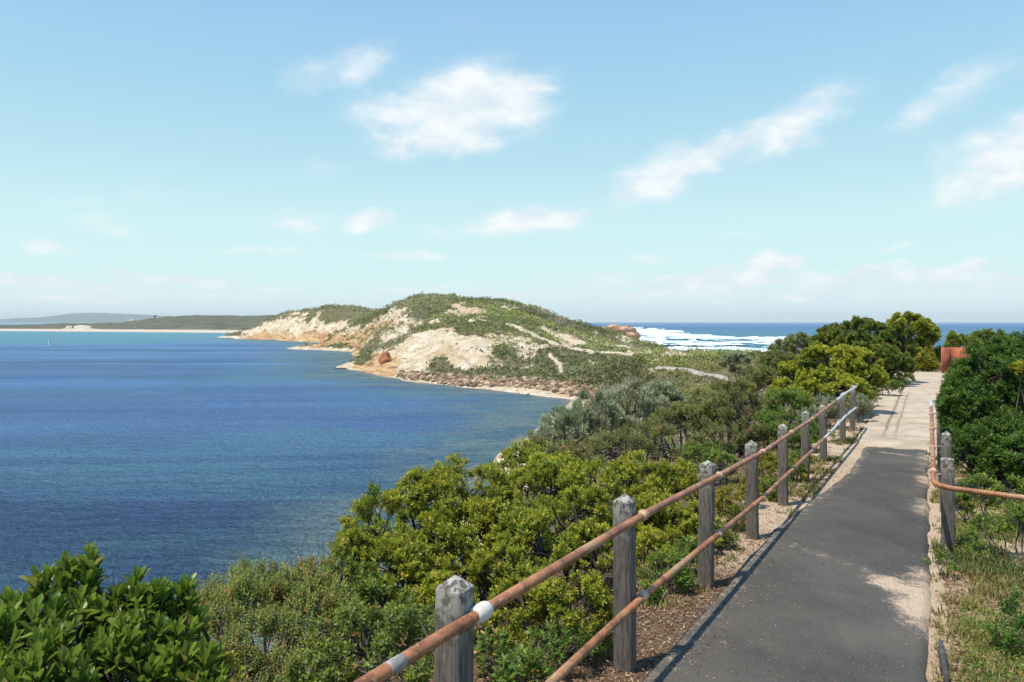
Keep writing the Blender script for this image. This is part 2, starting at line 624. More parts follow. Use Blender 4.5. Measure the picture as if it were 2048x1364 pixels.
def asphalt_mat():
    m, t, b, out = new_mat('asphalt')
    p = pos(t)
    f = t.noise(p, 160, 3, 0.7)
    g = t.noise(p, 2.2, 5, 0.6)
    s = t.attr('sand').outputs['Fac']
    br = t.noise(p, 9, 6, 0.7, 0.3)
    fine = t.noise(p, 70, 3, 0.7)
    c = t.mix(t.step(f, 0.3, 0.72), (0.020, 0.018, 0.016), (0.098, 0.089, 0.077))
    wn = t.noise(t.mapping(p, rot=(0, 0, R(29)), scale=(1.0, 0.45, 1)), 0.9, 5, 0.62, 0.5)
    c = t.mix(t.step(wn, 0.50, 0.68, 0, 0.55), c, (0.105, 0.096, 0.084))
    c = t.mix(t.step(wn, 0.46, 0.34, 0, 0.55), c, (0.034, 0.031, 0.029))
    c = t.mix(t.step(g, 0.45, 0.75, 0, 0.5), c, (0.095, 0.080, 0.065))
    speck = t.n('ShaderNodeTexVoronoi')
    t.link(p, speck.inputs['Vector'])
    speck.inputs['Scale'].default_value = 34
    spk = t.m('MULTIPLY', t.step(speck.outputs['Distance'], 0.22, 0.08), t.step(br, 0.42, 0.62))
    c = t.mix(t.m('MULTIPLY', spk, 0.65), c, (0.36, 0.27, 0.18))
    sf = t.m('ADD', s, t.m('ADD', t.m('MULTIPLY', t.m('SUBTRACT', br, 0.5), 0.9), t.m('MULTIPLY', t.m('SUBTRACT', fine, 0.5), 0.7)))
    sf = t.step(sf, 0.42, 0.78)
    c = t.mix(sf, c, t.mix(t.step(fine, 0.3, 0.7), (0.36, 0.25, 0.17), (0.56, 0.43, 0.32)))
    c = t.mix(t.step(t.noise(p, 0.45, 4, 0.6), 0.48, 0.66, 0, 0.35), c, (0.135, 0.118, 0.098))
    t.link(c, b.inputs['Base Color'])
    b.inputs['Roughness'].default_value = 0.88
    bump(t, b, f, 0.5, 0.006)
    return m


def concrete_mat():
    m, t, b, out = new_mat('sandy_concrete')
    p = pos(t)
    n = t.noise(p, 1.6, 6, 0.65, 0.4)
    f = t.noise(p, 55, 4, 0.7)
    gr = t.attr('groove').outputs['Fac']
    rot = t.mapping(p, rot=(0, 0, R(29)))
    st = t.noise(t.mapping(rot, scale=(0.25, 2.6, 1)), 1.2, 5, 0.62, 0.4)
    c = t.mix(t.step(n, 0.3, 0.7), (0.37, 0.285, 0.205), (0.54, 0.445, 0.345))
    c = t.mix(t.step(st, 0.54, 0.66, 0, 0.6), c, (0.30, 0.235, 0.175))
    pt = t.noise(p, 0.7, 5, 0.7, 0.6)
    c = t.mix(t.step(pt, 0.52, 0.66, 0, 0.7), c, (0.50, 0.365, 0.24))
    c = t.mix(t.step(pt, 0.44, 0.34, 0, 0.5), c, (0.27, 0.205, 0.145))
    c = t.mix(t.step(f, 0.55, 0.75, 0, 0.4), c, (0.30, 0.22, 0.15))
    c = t.mix(t.m('MULTIPLY', gr, t.step(n, 0.3, 0.6, 0.4, 1.0)), c, (0.12, 0.10, 0.08))
    t.link(c, b.inputs['Base Color'])
    b.inputs['Roughness'].default_value = 0.95
    bump(t, b, t.m('ADD', f, t.m('MULTIPLY', st, 2.0)), 0.5, 0.02)
    return m


def near_ground_mat():
    m, t, b, out = new_mat('sandy_soil')
    p = pos(t)
    sa = t.attr('sand').outputs['Fac']
    n = t.noise(p, 2.6, 6, 0.65, 0.3)
    f = t.noise(p, 45, 4, 0.7)
    vor = t.n('ShaderNodeTexVoronoi')
    t.link(p, vor.inputs['Vector'])
    vor.inputs['Scale'].default_value = 30
    lit = t.mix(t.step(f, 0.3, 0.7), (0.055, 0.033, 0.020), (0.17, 0.095, 0.052))
    lit = t.mix(t.step(vor.outputs['Color'], 0.5, 0.9, 0, 0.5), lit, (0.30, 0.21, 0.13))
    snd = t.mix(t.step(n, 0.3, 0.7), (0.40, 0.29, 0.195), (0.55, 0.42, 0.30))
    snd = t.mix(t.step(f, 0.52, 0.72, 0, 0.6), snd, (0.24, 0.16, 0.10))
    k = t.step(t.m('ADD', sa, t.m('MULTIPLY', t.m('SUBTRACT', n, 0.5), 0.9)), 0.35, 0.65)
    t.link(t.mix(k, lit, snd), b.inputs['Base Color'])
    b.inputs['Roughness'].default_value = 0.95
    bump(t, b, t.m('ADD', f, t.m('MULTIPLY', vor.outputs['Distance'], 0.8)), 0.7, 0.03)
    return m


def headland_mat():
    m, t, b, out = new_mat('headland_earth')
    p = pos(t)
    vg = t.attr('veg').outputs['Fac']
    og = t.attr('ochre').outputs['Fac']
    n = t.noise(p, 0.09, 6, 0.65, 0.5)
    st = t.noise(t.mapping(p, rot=(R(20), R(35), 0), scale=(1.0, 1.0, 0.35)), 0.16, 6, 0.68, 0.8)
    f = t.noise(p, 0.9, 4, 0.65)
    la = t.noise(t.mapping(p, rot=(R(8), R(12), 0), scale=(0.25, 0.25, 3.0)), 0.28, 5, 0.6, 0.6)
    snd = t.mix(t.step(n, 0.35, 0.65), (0.60, 0.48, 0.32), (0.78, 0.69, 0.55))
    snd = t.mix(t.step(st, 0.50, 0.62, 0, 0.6), snd, (0.50, 0.31, 0.16))
    och = t.mix(t.step(la, 0.35, 0.65), (0.34, 0.15, 0.06), (0.70, 0.47, 0.23))
    och = t.mix(t.step(st, 0.45, 0.6, 0, 0.6), och, (0.64, 0.50, 0.33))
    c = t.mix(t.step(t.m('ADD', og, t.m('MULTIPLY', t.m('SUBTRACT', n, 0.5), 0.8)), 0.35, 0.65), snd, och)
    c = t.mix(t.step(f, 0.54, 0.66, 0, 0.65), c, (0.22, 0.125, 0.06))
    soil = t.mix(t.step(f, 0.35, 0.65), (0.10, 0.105, 0.050), (0.24, 0.21, 0.11))
    k = t.step(t.m('ADD', vg, t.m('MULTIPLY', t.m('SUBTRACT', f, 0.5), 0.6)), 0.4, 0.6)
    t.link(t.mix(k, c, soil), b.inputs['Base Color'])
    b.inputs['Roughness'].default_value = 0.95
    b.inputs['Specular IOR Level'].default_value = 0.15
    bump(t, b, t.m('ADD', st, t.m('MULTIPLY', f, 0.5)), 1.0, 2.6)
    return m


def plain_mat(name, c1, c2, scale=4.0, rough=0.85, bs=0.4, bd=0.02):
    m, t, b, out = new_mat(name)
    n = t.noise(obj_co(t), scale, 6, 0.65, 0.3)
    t.link(t.mix(t.step(n, 0.32, 0.68), c1, c2), b.inputs['Base Color'])
    b.inputs['Roughness'].default_value = rough
    bump(t, b, n, bs, bd)
    return m


def water_mat():
    m, t, b, out = new_mat('sea_water')
    p = pos(t)
    sh = t.attr('shallow').outputs['Fac']
    tq = t.attr('turq').outputs['Fac']
    oc = t.attr('ocean').outputs['Fac']
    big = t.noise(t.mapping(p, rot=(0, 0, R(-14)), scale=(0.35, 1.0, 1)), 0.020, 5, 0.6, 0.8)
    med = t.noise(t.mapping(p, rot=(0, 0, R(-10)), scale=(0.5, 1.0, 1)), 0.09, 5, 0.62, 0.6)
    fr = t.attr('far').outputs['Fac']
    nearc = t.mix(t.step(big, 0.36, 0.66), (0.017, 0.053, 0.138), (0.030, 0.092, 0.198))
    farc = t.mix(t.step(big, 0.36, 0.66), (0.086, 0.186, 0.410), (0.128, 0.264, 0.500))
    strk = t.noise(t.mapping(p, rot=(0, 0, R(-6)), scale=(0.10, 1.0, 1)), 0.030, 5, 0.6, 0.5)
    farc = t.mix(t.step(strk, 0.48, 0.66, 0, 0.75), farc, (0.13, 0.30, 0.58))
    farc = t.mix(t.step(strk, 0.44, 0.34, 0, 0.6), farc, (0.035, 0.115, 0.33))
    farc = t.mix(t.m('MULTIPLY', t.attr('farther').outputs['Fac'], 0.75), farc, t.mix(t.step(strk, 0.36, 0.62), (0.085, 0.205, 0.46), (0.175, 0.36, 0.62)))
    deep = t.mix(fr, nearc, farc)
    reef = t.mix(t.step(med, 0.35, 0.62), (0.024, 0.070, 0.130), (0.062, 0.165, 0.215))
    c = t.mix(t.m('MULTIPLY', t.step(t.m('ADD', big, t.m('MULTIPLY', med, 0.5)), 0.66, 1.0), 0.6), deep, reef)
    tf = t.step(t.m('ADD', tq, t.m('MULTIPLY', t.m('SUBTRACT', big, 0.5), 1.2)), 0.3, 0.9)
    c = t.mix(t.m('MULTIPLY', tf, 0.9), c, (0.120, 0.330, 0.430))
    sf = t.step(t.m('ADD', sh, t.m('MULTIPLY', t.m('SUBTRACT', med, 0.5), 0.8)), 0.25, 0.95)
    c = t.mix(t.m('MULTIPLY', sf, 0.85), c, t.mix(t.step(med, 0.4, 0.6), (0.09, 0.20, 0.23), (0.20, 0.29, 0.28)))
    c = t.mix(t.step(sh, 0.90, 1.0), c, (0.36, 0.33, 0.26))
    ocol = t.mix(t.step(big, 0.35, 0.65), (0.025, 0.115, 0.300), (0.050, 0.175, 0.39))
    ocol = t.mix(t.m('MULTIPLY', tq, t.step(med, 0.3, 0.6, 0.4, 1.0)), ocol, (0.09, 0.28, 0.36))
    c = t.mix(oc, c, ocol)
    w1 = t.noise(t.mapping(p, rot=(0, 0, R(-12)), scale=(0.42, 1.0, 1)), 0.55, 5, 0.66, 0.5)
    w2 = t.noise(t.mapping(p, rot=(0, 0, R(14)), scale=(0.5, 1.0, 1)), 1.9, 3, 0.6, 0.3)
    bm = t.n('ShaderNodeBump')
    bm.inputs['Strength'].default_value = 1.0
    bm.inputs['Distance'].default_value = 3.4
    t.link(t.m('ADD', w1, t.m('MULTIPLY', w2, 0.55)), bm.inputs['Height'])
    df = t.n('ShaderNodeBsdfDiffuse')
    t.link(c, df.inputs['Color'])
    t.link(bm.outputs[0], df.inputs['Normal'])
    gl = t.n('ShaderNodeBsdfGlossy')
    gl.inputs['Roughness'].default_value = 0.14
    t.link(bm.outputs[0], gl.inputs['Normal'])
    fz = t.n('ShaderNodeFresnel')
    fz.inputs['IOR'].default_value = 1.33
    t.link(bm.outputs[0], fz.inputs['Normal'])
    mx = t.n('ShaderNodeMixShader')
    t.link(t.m('MULTIPLY', fz.outputs[0], 0.72), mx.inputs[0])
    t.link(df.outputs[0], mx.inputs[1])
    t.link(gl.outputs[0], mx.inputs[2])
    t.link(mx.outputs[0], out.inputs[0])
    return m


def wall_rock_mat():
    m, t, b, out = new_mat('wall_rock')
    n = t.noise(pos(t), 0.9, 5, 0.65)
    c = t.ramp(t.attr('tint').outputs['Fac'], [(0.0, (0.08, 0.055, 0.038)), (0.4, (0.22, 0.142, 0.092)), (0.75, (0.40, 0.285, 0.19)), (1.0, (0.60, 0.47, 0.34))])
    t.link(t.mix(t.step(n, 0.35, 0.65, 0, 0.35), c, (0.22, 0.12, 0.07)), b.inputs['Base Color'])
    b.inputs['Roughness'].default_value = 0.95
    return m


def foam_mat():
    m, t, b, out = new_mat('sea_foam')
    p = pos(t)
    n = t.noise(t.mapping(p, scale=(1.0, 0.30, 1)), 0.055, 6, 0.68, 0.6)
    c = t.mix(t.step(n, 0.40, 0.60), (0.52, 0.64, 0.67), (0.80, 0.82, 0.81))
    c = t.mix(t.step(t.m('ADD', t.attr('thick').outputs['Fac'], t.m('MULTIPLY', t.m('SUBTRACT', n, 0.5), 0.8)), 0.15, 0.7), (0.12, 0.30, 0.40), c)
    t.link(c, b.inputs['Base Color'])
    b.inputs['Roughness'].default_value = 0.9
    bump(t, b, n, 0.8, 2.0)
    return m


M = {
    'wall_rock': wall_rock_mat(),
    'wood': wood_mat(), 'rust': rust_mat(), 'coupling': coupling_mat(), 'asphalt': asphalt_mat(), 'concrete': concrete_mat(),
    'near': near_ground_mat(), 'headland': headland_mat(), 'water': water_mat(),
    'foam': foam_mat(),
    'corten': plain_mat('corten_steel', (0.23, 0.066, 0.032), (0.48, 0.145, 0.068), 2.2, 0.8, 0.3, 0.01),
    'dark_timber': plain_mat('dark_timber', (0.035, 0.032, 0.034), (0.10, 0.085, 0.08), 14),
    'boulder': plain_mat('boulder', (0.26, 0.145, 0.085), (0.60, 0.43, 0.29), 0.5, 0.95, 0.7, 0.2),
    'red_rock': plain_mat('red_rock', (0.20, 0.065, 0.03), (0.46, 0.20, 0.09), 0.5, 0.95, 0.8, 0.3),
    'pink_rock': plain_mat('pink_rock', (0.30, 0.15, 0.085), (0.60, 0.38, 0.25), 0.16, 0.95, 0.8, 0.6),
    'dark_rock': plain_mat('dark_rock', (0.04, 0.035, 0.03), (0.13, 0.10, 0.07), 0.6, 0.9, 0.6, 0.2),
    'track': plain_mat('pale_track', (0.36, 0.29, 0.21), (0.58, 0.49, 0.38), 0.35, 0.95, 0.3, 0.1),
    'paved': plain_mat('grey_paving', (0.27, 0.24, 0.21), (0.42, 0.37, 0.32), 0.5, 0.95, 0.3, 0.1),
    'white': plain_mat('white_paint', (0.72, 0.72, 0.70), (0.82, 0.82, 0.80), 2, 0.6, 0.05, 0.01),
    'slate': plain_mat('grey_slate', (0.10, 0.12, 0.14), (0.16, 0.18, 0.20), 1, 0.8, 0.1, 0.05),
    'steel': plain_mat('galvanised_steel', (0.20, 0.19, 0.18), (0.36, 0.34, 0.31), 30, 0.5, 0.2, 0.002),
    'bark': bark_mat('grey_bark', (0.06, 0.048, 0.038), (0.20, 0.165, 0.135)),
    'bark_dark': bark_mat('dark_bark', (0.022, 0.018, 0.014), (0.085, 0.065, 0.05)),
    'far_mountain': plain_mat('far_slope', (0.06, 0.08, 0.07), (0.08, 0.10, 0.08), 0.001, 0.95, 0.0, 0.01),
    'leaf_big': leaf_mat('broad_leaf', (0.050, 0.125, 0.016), (0.130, 0.270, 0.034), (0.38, 0.48, 0.07), (0.50, 0.38, 0.12), 0.36, 0.38, 0.4),
    'leaf_yellow': leaf_mat('yellow_green_leaf', (0.066, 0.108, 0.014), (0.200, 0.260, 0.028), (0.58, 0.56, 0.055), (0.62, 0.44, 0.09), 0.42, 0.36, 0.35),
    'leaf_green': leaf_mat('mid_green_leaf', (0.045, 0.100, 0.016), (0.130, 0.220, 0.034), (0.36, 0.42, 0.06), (0.50, 0.27, 0.09), 0.42, 0.32, 0.35),
    'leaf_olive': leaf_mat('fine_olive_leaf', (0.095, 0.140, 0.026), (0.220, 0.280, 0.062), (0.52, 0.53, 0.14), (0.60, 0.24, 0.09), 0.5, 0.3, 0.3),
    'leaf_silver': leaf_mat('silver_leaf', (0.095, 0.135, 0.045), (0.250, 0.310, 0.140), (0.74, 0.76, 0.56), (0.40, 0.25, 0.13), 0.65, 0.25, 0.12),
    'leaf_grey': leaf_mat('grey_green_leaf', (0.070, 0.105, 0.026), (0.200, 0.245, 0.075), (0.52, 0.53, 0.20), (0.42, 0.22, 0.11), 0.65, 0.28, 0.12),
    'leaf_dark': leaf_mat('deep_green_leaf', (0.028, 0.085, 0.014), (0.075, 0.185, 0.024), (0.20, 0.31, 0.045), (0.30, 0.28, 0.06), 0.40, 0.30, 0.35),
    'grass': leaf_mat('verge_grass', (0.050, 0.085, 0.020), (0.130, 0.160, 0.040), (0.30, 0.24, 0.09), (0.36, 0.25, 0.12), 0.6, 0.25, 0.2),
    'litter': leaf_mat('dry_leaf', (0.10, 0.050, 0.026), (0.26, 0.13, 0.065), (0.44, 0.30, 0.18), (0.5, 0.42, 0.30), 0.7, 0.05, 0.2),
    'scrub': leaf_mat('coastal_scrub_leaf', (0.110, 0.120, 0.055), (0.255, 0.265, 0.100), (0.390, 0.390, 0.120), (0.380, 0.325, 0.235), 0.7, 0.15, 0.15),
    'far_scrub': leaf_mat('far_scrub_leaf', (0.06, 0.07, 0.045), (0.10, 0.11, 0.075), (0.13, 0.14, 0.08), (0.13, 0.11, 0.08), 0.8, 0.05, 0.1),
}


# ------------------------------------------------------------------ the sea
bay_pts = []
_bw = [(1205, 800), (1142, 798), (1098, 795), (1033, 786), (961, 777), (907, 771), (853, 766), (799, 757), (755, 750), (724, 742), (733, 724),
       (712, 705), (696, 690), (660, 685), (600, 683), (545, 679), (480, 676)]
for (a, b_) in zip(_bw[:-1], _bw[1:]):
    for k in np.linspace(0, 1, 8, endpoint=False):
        q = (a[0] + (b_[0] - a[0]) * k, a[1] + (b_[1] - a[1]) * k)
        d = H * F / (q[1] - CY)
        bay_pts.append(((q[0] - CX) / F * d, d))
for a, b_ in (((17, 213), (3.5, 145)), ((3.5, 145), (-6, 105)), ((-6, 105), (-14, 60)), ((-14, 60), (-20, 20))):
    for k in np.linspace(0, 1, 12):
        bay_pts.append((a[0] + (b_[0] - a[0]) * k, a[1] + (b_[1] - a[1]) * k))
bay_pts = np.array(bay_pts)


def build_sea():
    xs = np.r_[[-25000, -15000, -6000, -3000, -1800], np.linspace(-1200, 400, 230), [700, 1200, 2500, 6000, 15000, 25000]]
    ys = np.r_[[-3000, -600, -100], np.linspace(5, 420, 110), np.linspace(428, 1500, 110), [1800, 2400, 3500, 6000, 12000, 25000]]
    X, Y = np.meshgrid(xs, ys)
    x, y = X.ravel(), Y.ravel()
    dist = np.full(len(x), 1e9)
    near = (np.abs(x) < 1300) & (y < 1600)
    xn, yn = x[near], y[near]
    dm = np.full(len(xn), 1e9)
    for bx, by in bay_pts:
        dm = np.minimum(dm, (xn - bx) ** 2 + (yn - by) ** 2)
    dist[near] = np.sqrt(dm)
    ocean = ((x > 60) & (y > -2000) | (y > 3000) & (x > -200)).astype(float)
    wid = 14 + 0.10 * np.clip(y - 100, 0, 400)
    shallow = np.clip(1 - dist / (wid * 1.9), 0, 1) * (1 - ocean)
    cove = np.exp(-(((x - 4) / 34) ** 2 + ((y - 195) / 70) ** 2))
    shallow = np.maximum(shallow, 0.8 * cove * (1 - ocean))
    turq = smooth(520, 900, y) * (1 - ocean) * (0.55 + 0.45 * smooth(0, -500, x))
    turq = np.maximum(turq, 0.55 * np.exp(-((y - 118) / 22) ** 2) * smooth(-20, -40, x))
    turq = np.maximum(turq, 0.5 * smooth(60, 20, np.abs(dist - 30)) * (y > 90))
    turq = np.where(ocean > 0, smooth(2600, 1100, y) * smooth(70, 110, x) * smooth(300, 420, y) * 0.9, turq)
    v = np.c_[x, y, np.zeros(len(x))]
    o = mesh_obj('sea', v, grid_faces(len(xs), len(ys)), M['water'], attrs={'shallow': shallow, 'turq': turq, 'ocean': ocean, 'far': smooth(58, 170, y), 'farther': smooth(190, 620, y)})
    tag(o, 'blue bay and ocean water with turquoise shallows round the headland', 'water', kind='structure')


build_sea()


def build_surf():
    # white water where the swell breaks on the ocean beach, laid out in distance and bearing
    b = np.linspace(0.150, 0.425, 420)                 # x / y
    q = np.linspace(10.5, 72, 230)                     # H*F / y
    B, Q = np.meshgrid(b, q)
    Yd = H * F / Q
    X, Yv = B * Yd, Yd
    px, py = CX + F * B, CY + Q
    p1 = [(1255, 655), (1300, 656), (1340, 661), (1375, 667), (1440, 674), (1530, 679), (1545, 675), (1572, 672), (1640, 684), (1660, 690),
          (1540, 692), (1440, 691), (1330, 693), (1280, 687), (1255, 672)]
    p2 = [(1285, 699), (1350, 697), (1430, 696), (1480, 694), (1570, 697), (1640, 700), (1640, 716), (1430, 716), (1285, 716)]
    hole = [(1325, 677), (1370, 679), (1372, 683), (1325, 682)], [(1385, 679), (1435, 680), (1435, 684), (1390, 683)], [(1275, 680), (1310, 682), (1310, 686), (1278, 684)]
    nn = fbm(X / 45, Yv / 110, 5, 21, 0.6)
    wx = px + 10 * fbm(X / 60, Yv / 200, 3, 31)
    wy = py + 2.2 * fbm(X / 35, Yv / 160, 4, 41)
    f = (inpoly(wx, wy, p1) | inpoly(wx, wy, p2)).astype(float)
    for h in hole:
        f -= inpoly(wx, wy, h)
    f = f + (0.45 + 0.55 * f) * 0.45 * nn + (0.45 + 0.55 * f) * 0.62 * fbm(X / 22, Yv / 40, 5, 23, 0.68)
    keep = (f[:-1, :-1] > 0.5) & (f[1:, 1:] > 0.35)
    crest = np.maximum(0, fbm(X / 90, Yv / 38, 4, 51))
    Z = 0.25 + 2.6 * crest * np.clip(f - 0.4, 0, 1) + 0.5 * np.abs(fbm(X / 9, Yv / 14, 3, 61))
    o = mesh_obj('surf', np.c_[X.ravel(), Yv.ravel(), Z.ravel()], grid_faces(len(b), len(q), keep), M['foam'], attrs={'thick': smooth(0.45, 1.15, f).ravel()}, smooth_shade=True)
    tag(o, 'white breaking surf rolling in on the ocean side of the headland', 'surf', kind='stuff')


build_surf()

# ------------------------------------------------------------------ land
SANDY = [  # (outline seen on the slope, how bare)
    ([(831, 666), (855, 660), (907, 660), (976, 667), (966, 690), (958, 715), (985, 728), (930, 737), (905, 728), (884, 713), (862, 722), (845, 733),
      (820, 748), (802, 756), (755, 752), (730, 745), (735, 722), (755, 703), (788, 699), (802, 684), (817, 674)], 0.94),
    ([(976, 667), (1060, 672), (1085, 695), (1060, 735), (985, 732), (955, 716)], 0.52),
    ([(1062, 652), (1090, 650), (1135, 662), (1170, 678), (1190, 690), (1140, 688), (1095, 672)], 0.62),
    ([(1110, 700), (1140, 700), (1125, 735), (1105, 730)], 0.35), ([(1150, 706), (1200, 716), (1195, 732), (1150, 730)], 0.45),
    ([(888, 620), (915, 618), (912, 630), (890, 632)], 0.8), ([(940, 612), (970, 612), (970, 620), (935, 620)], 0.55),
    ([(860, 640), (900, 636), (900, 645), (862, 648)], 0.4),
    ([(690, 690), (708, 665), (735, 640), (765, 622), (800, 612), (822, 615), (805, 634), (775, 652), (752, 668), (738, 684), (718, 702)], 0.80), ([(735, 712), (738, 690), (775, 655), (812, 628), (850, 640), (830, 664), (815, 676), (790, 696), (760, 706)], 0.42),
    ([(474, 680), (485, 664), (510, 652), (535, 641), (560, 633), (588, 632), (610, 643), (650, 640), (690, 643), (722, 650), (712, 690), (600, 690)], 0.80),
    ([(1298, 733), (1335, 730), (1348, 736), (1305, 745)], 0.9), ([(1325, 702), (1390, 704), (1390, 716), (1330, 714)], 0.8),
    ([(1405, 740), (1455, 744), (1460, 749), (1410, 746)], 0.5), ([(1490, 728), (1530, 728), (1530, 738), (1490, 738)], 0.6),
    ([(1175, 655), (1300, 688), (1320, 706), (1262, 706), (1205, 690)], 0.5)]
OCHRE = [[(690, 704), (740, 700), (775, 706), (800, 722), (795, 748), (760, 752), (725, 746)],
         [(474, 682), (520, 662), (600, 660), (660, 662), (720, 655), (712, 690), (600, 690)],
         [(690, 690), (708, 665), (750, 640), (785, 640), (752, 668), (718, 702)]]


def bare_at(x, y, z):
    px, py = pix(x, y, z)
    jx = px + 9 * fbm(x / 14, y / 20, 4, 71)
    jy = py + 5 * fbm(x / 16, y / 22, 4, 81)
    bare = np.zeros(np.shape(x))
    for poly, st in SANDY:
        bare = np.maximum(bare, inpoly(jx, jy, poly) * st)
    bare = np.maximum(bare, 0.85 * smooth(0.40, 0.60, fbm(x / 15 + 0.3 * fbm(x / 5, y / 5, 2, 78), y / 30, 4, 77)) * (y > 200) * (1 - inpoly(px, py, [(985, 690), (1290, 712), (1330, 790), (1200, 775), (1000, 752), (850, 742), (860, 722)])))
    bare = np.where(bare > 0, bare + 0.5 * (1 - bare) * fbm(x / 9, y / 13, 3, 91) * 1.6, bare)
    shore = smooth(2.6, 1.4, z + 0.6 * fbm(x / 10, y / 10, 3, 95))
    return np.clip(np.maximum(bare, shore), 0, 1), px, py, jx, jy


def build_headland():
    xs = np.r_[np.arange(-445, -120, 2.4), np.arange(-120, 120, 1.5), np.arange(120, 262, 3)]
    ys = np.r_[np.arange(42, 200, 2.2), np.arange(200, 560, 1.7), np.arange(560, 1200, 3.2)]
    X, Y = np.meshgrid(xs, ys)
    Z = z_ground(X, Y)
    Z = Z - 0.6 * smooth(66, 52, Y) * smooth(60, 45, np.abs(X))
    bare, px, py, jx, jy = bare_at(X, Y, Z)
    gully = np.abs(fbm((X + Y * 0.45) / 9, (Y - X * 0.2) / 40, 4, 105))
    Z = Z - bare * smooth(2, 5, Z) * gully * np.where(Y > 560, 7.0, 3.0) + bare * smooth(1.5, 4, Z) * 0.5 * fbm(X / 4, Y / 5, 3, 111)
    och = np.zeros(X.shape)
    for p in OCHRE:
        och = np.maximum(och, inpoly(jx, jy, p))
    keep = (Z[:-1, :-1] > -7) | (Z[1:, 1:] > -7)
    o = mesh_obj('headland', np.c_[X.ravel(), Y.ravel(), Z.ravel()], grid_faces(len(xs), len(ys)), M['headland'],
                 attrs={'veg': (1 - bare).ravel(), 'ochre': och.ravel()}, smooth_shade=True)
    tag(o, 'sandy headland of eroded pale cliffs and green dunes across the cove', 'headland', kind='structure')


build_headland()


def seg_dist(x, y, pts):
    best = np.full(np.shape(x), 1e9)
    for (x1, y1), (x2, y2) in zip(pts[:-1], pts[1:]):
        dx, dy = x2 - x1, y2 - y1
        t_ = np.clip(((x - x1) * dx + (y - y1) * dy) / (dx * dx + dy * dy + 1e-9), 0, 1)
        best = np.minimum(best, np.hypot(x - x1 - t_ * dx, y - y1 - t_ * dy))
    return best


def sand_near(x, y):
    """how sandy the ground beside the path is"""
    s, p = sp(x, y)
    left = smooth(-0.9, -0.1, p) * smooth(1.6, 3.4, s)
    right = smooth(3.0, 1.9, p) * smooth(-1.5, 1.0, s) * 0.85
    v = np.where(p < 0.8, left, right)
    far = smooth(10, 13, s) * smooth(-0.9, -0.2, p) * smooth(3.0, 2.0, p)
    verge = (p > 1.6) * smooth(5.5, 2.0, p) * 0.45
    return np.clip(np.maximum(np.maximum(v, far), verge), 0, 1)


def build_near_ground():
    xs = np.r_[np.arange(-45, -8, 1.0), np.arange(-8, 14, 0.22), np.arange(14, 30, 0.4), np.arange(30, 62, 1.2)]
    ys = np.r_[np.arange(-14, 0, 0.8), np.arange(0, 20, 0.22), np.arange(20, 45, 0.5), np.arange(45, 68, 1.0)]
    X, Y = np.meshgrid(xs, ys)
    Z = z_ground(X, Y)
    o = mesh_obj('ground', np.c_[X.ravel(), Y.ravel(), Z.ravel()], grid_faces(len(xs), len(ys)), M['near'], attrs={'sand': (sand_near(X, Y) * (1 - 0.6 * smooth(-0.45, -0.75, sp(X, Y)[1]))).ravel()}, smooth_shade=True)
    tag(o, 'sandy ridge ground strewn with dry leaves beside the path', 'ground', kind='structure')


build_near_ground()

S_END = sy(15.35)


def path_left(s):
    y = FY + s * UY
    return np.interp(y, [-10, 4, 8, 10, 12, 15.3, 18], [0.16, 0.16, 0.13, 0.31, 0.52, 0.50, 0.45])


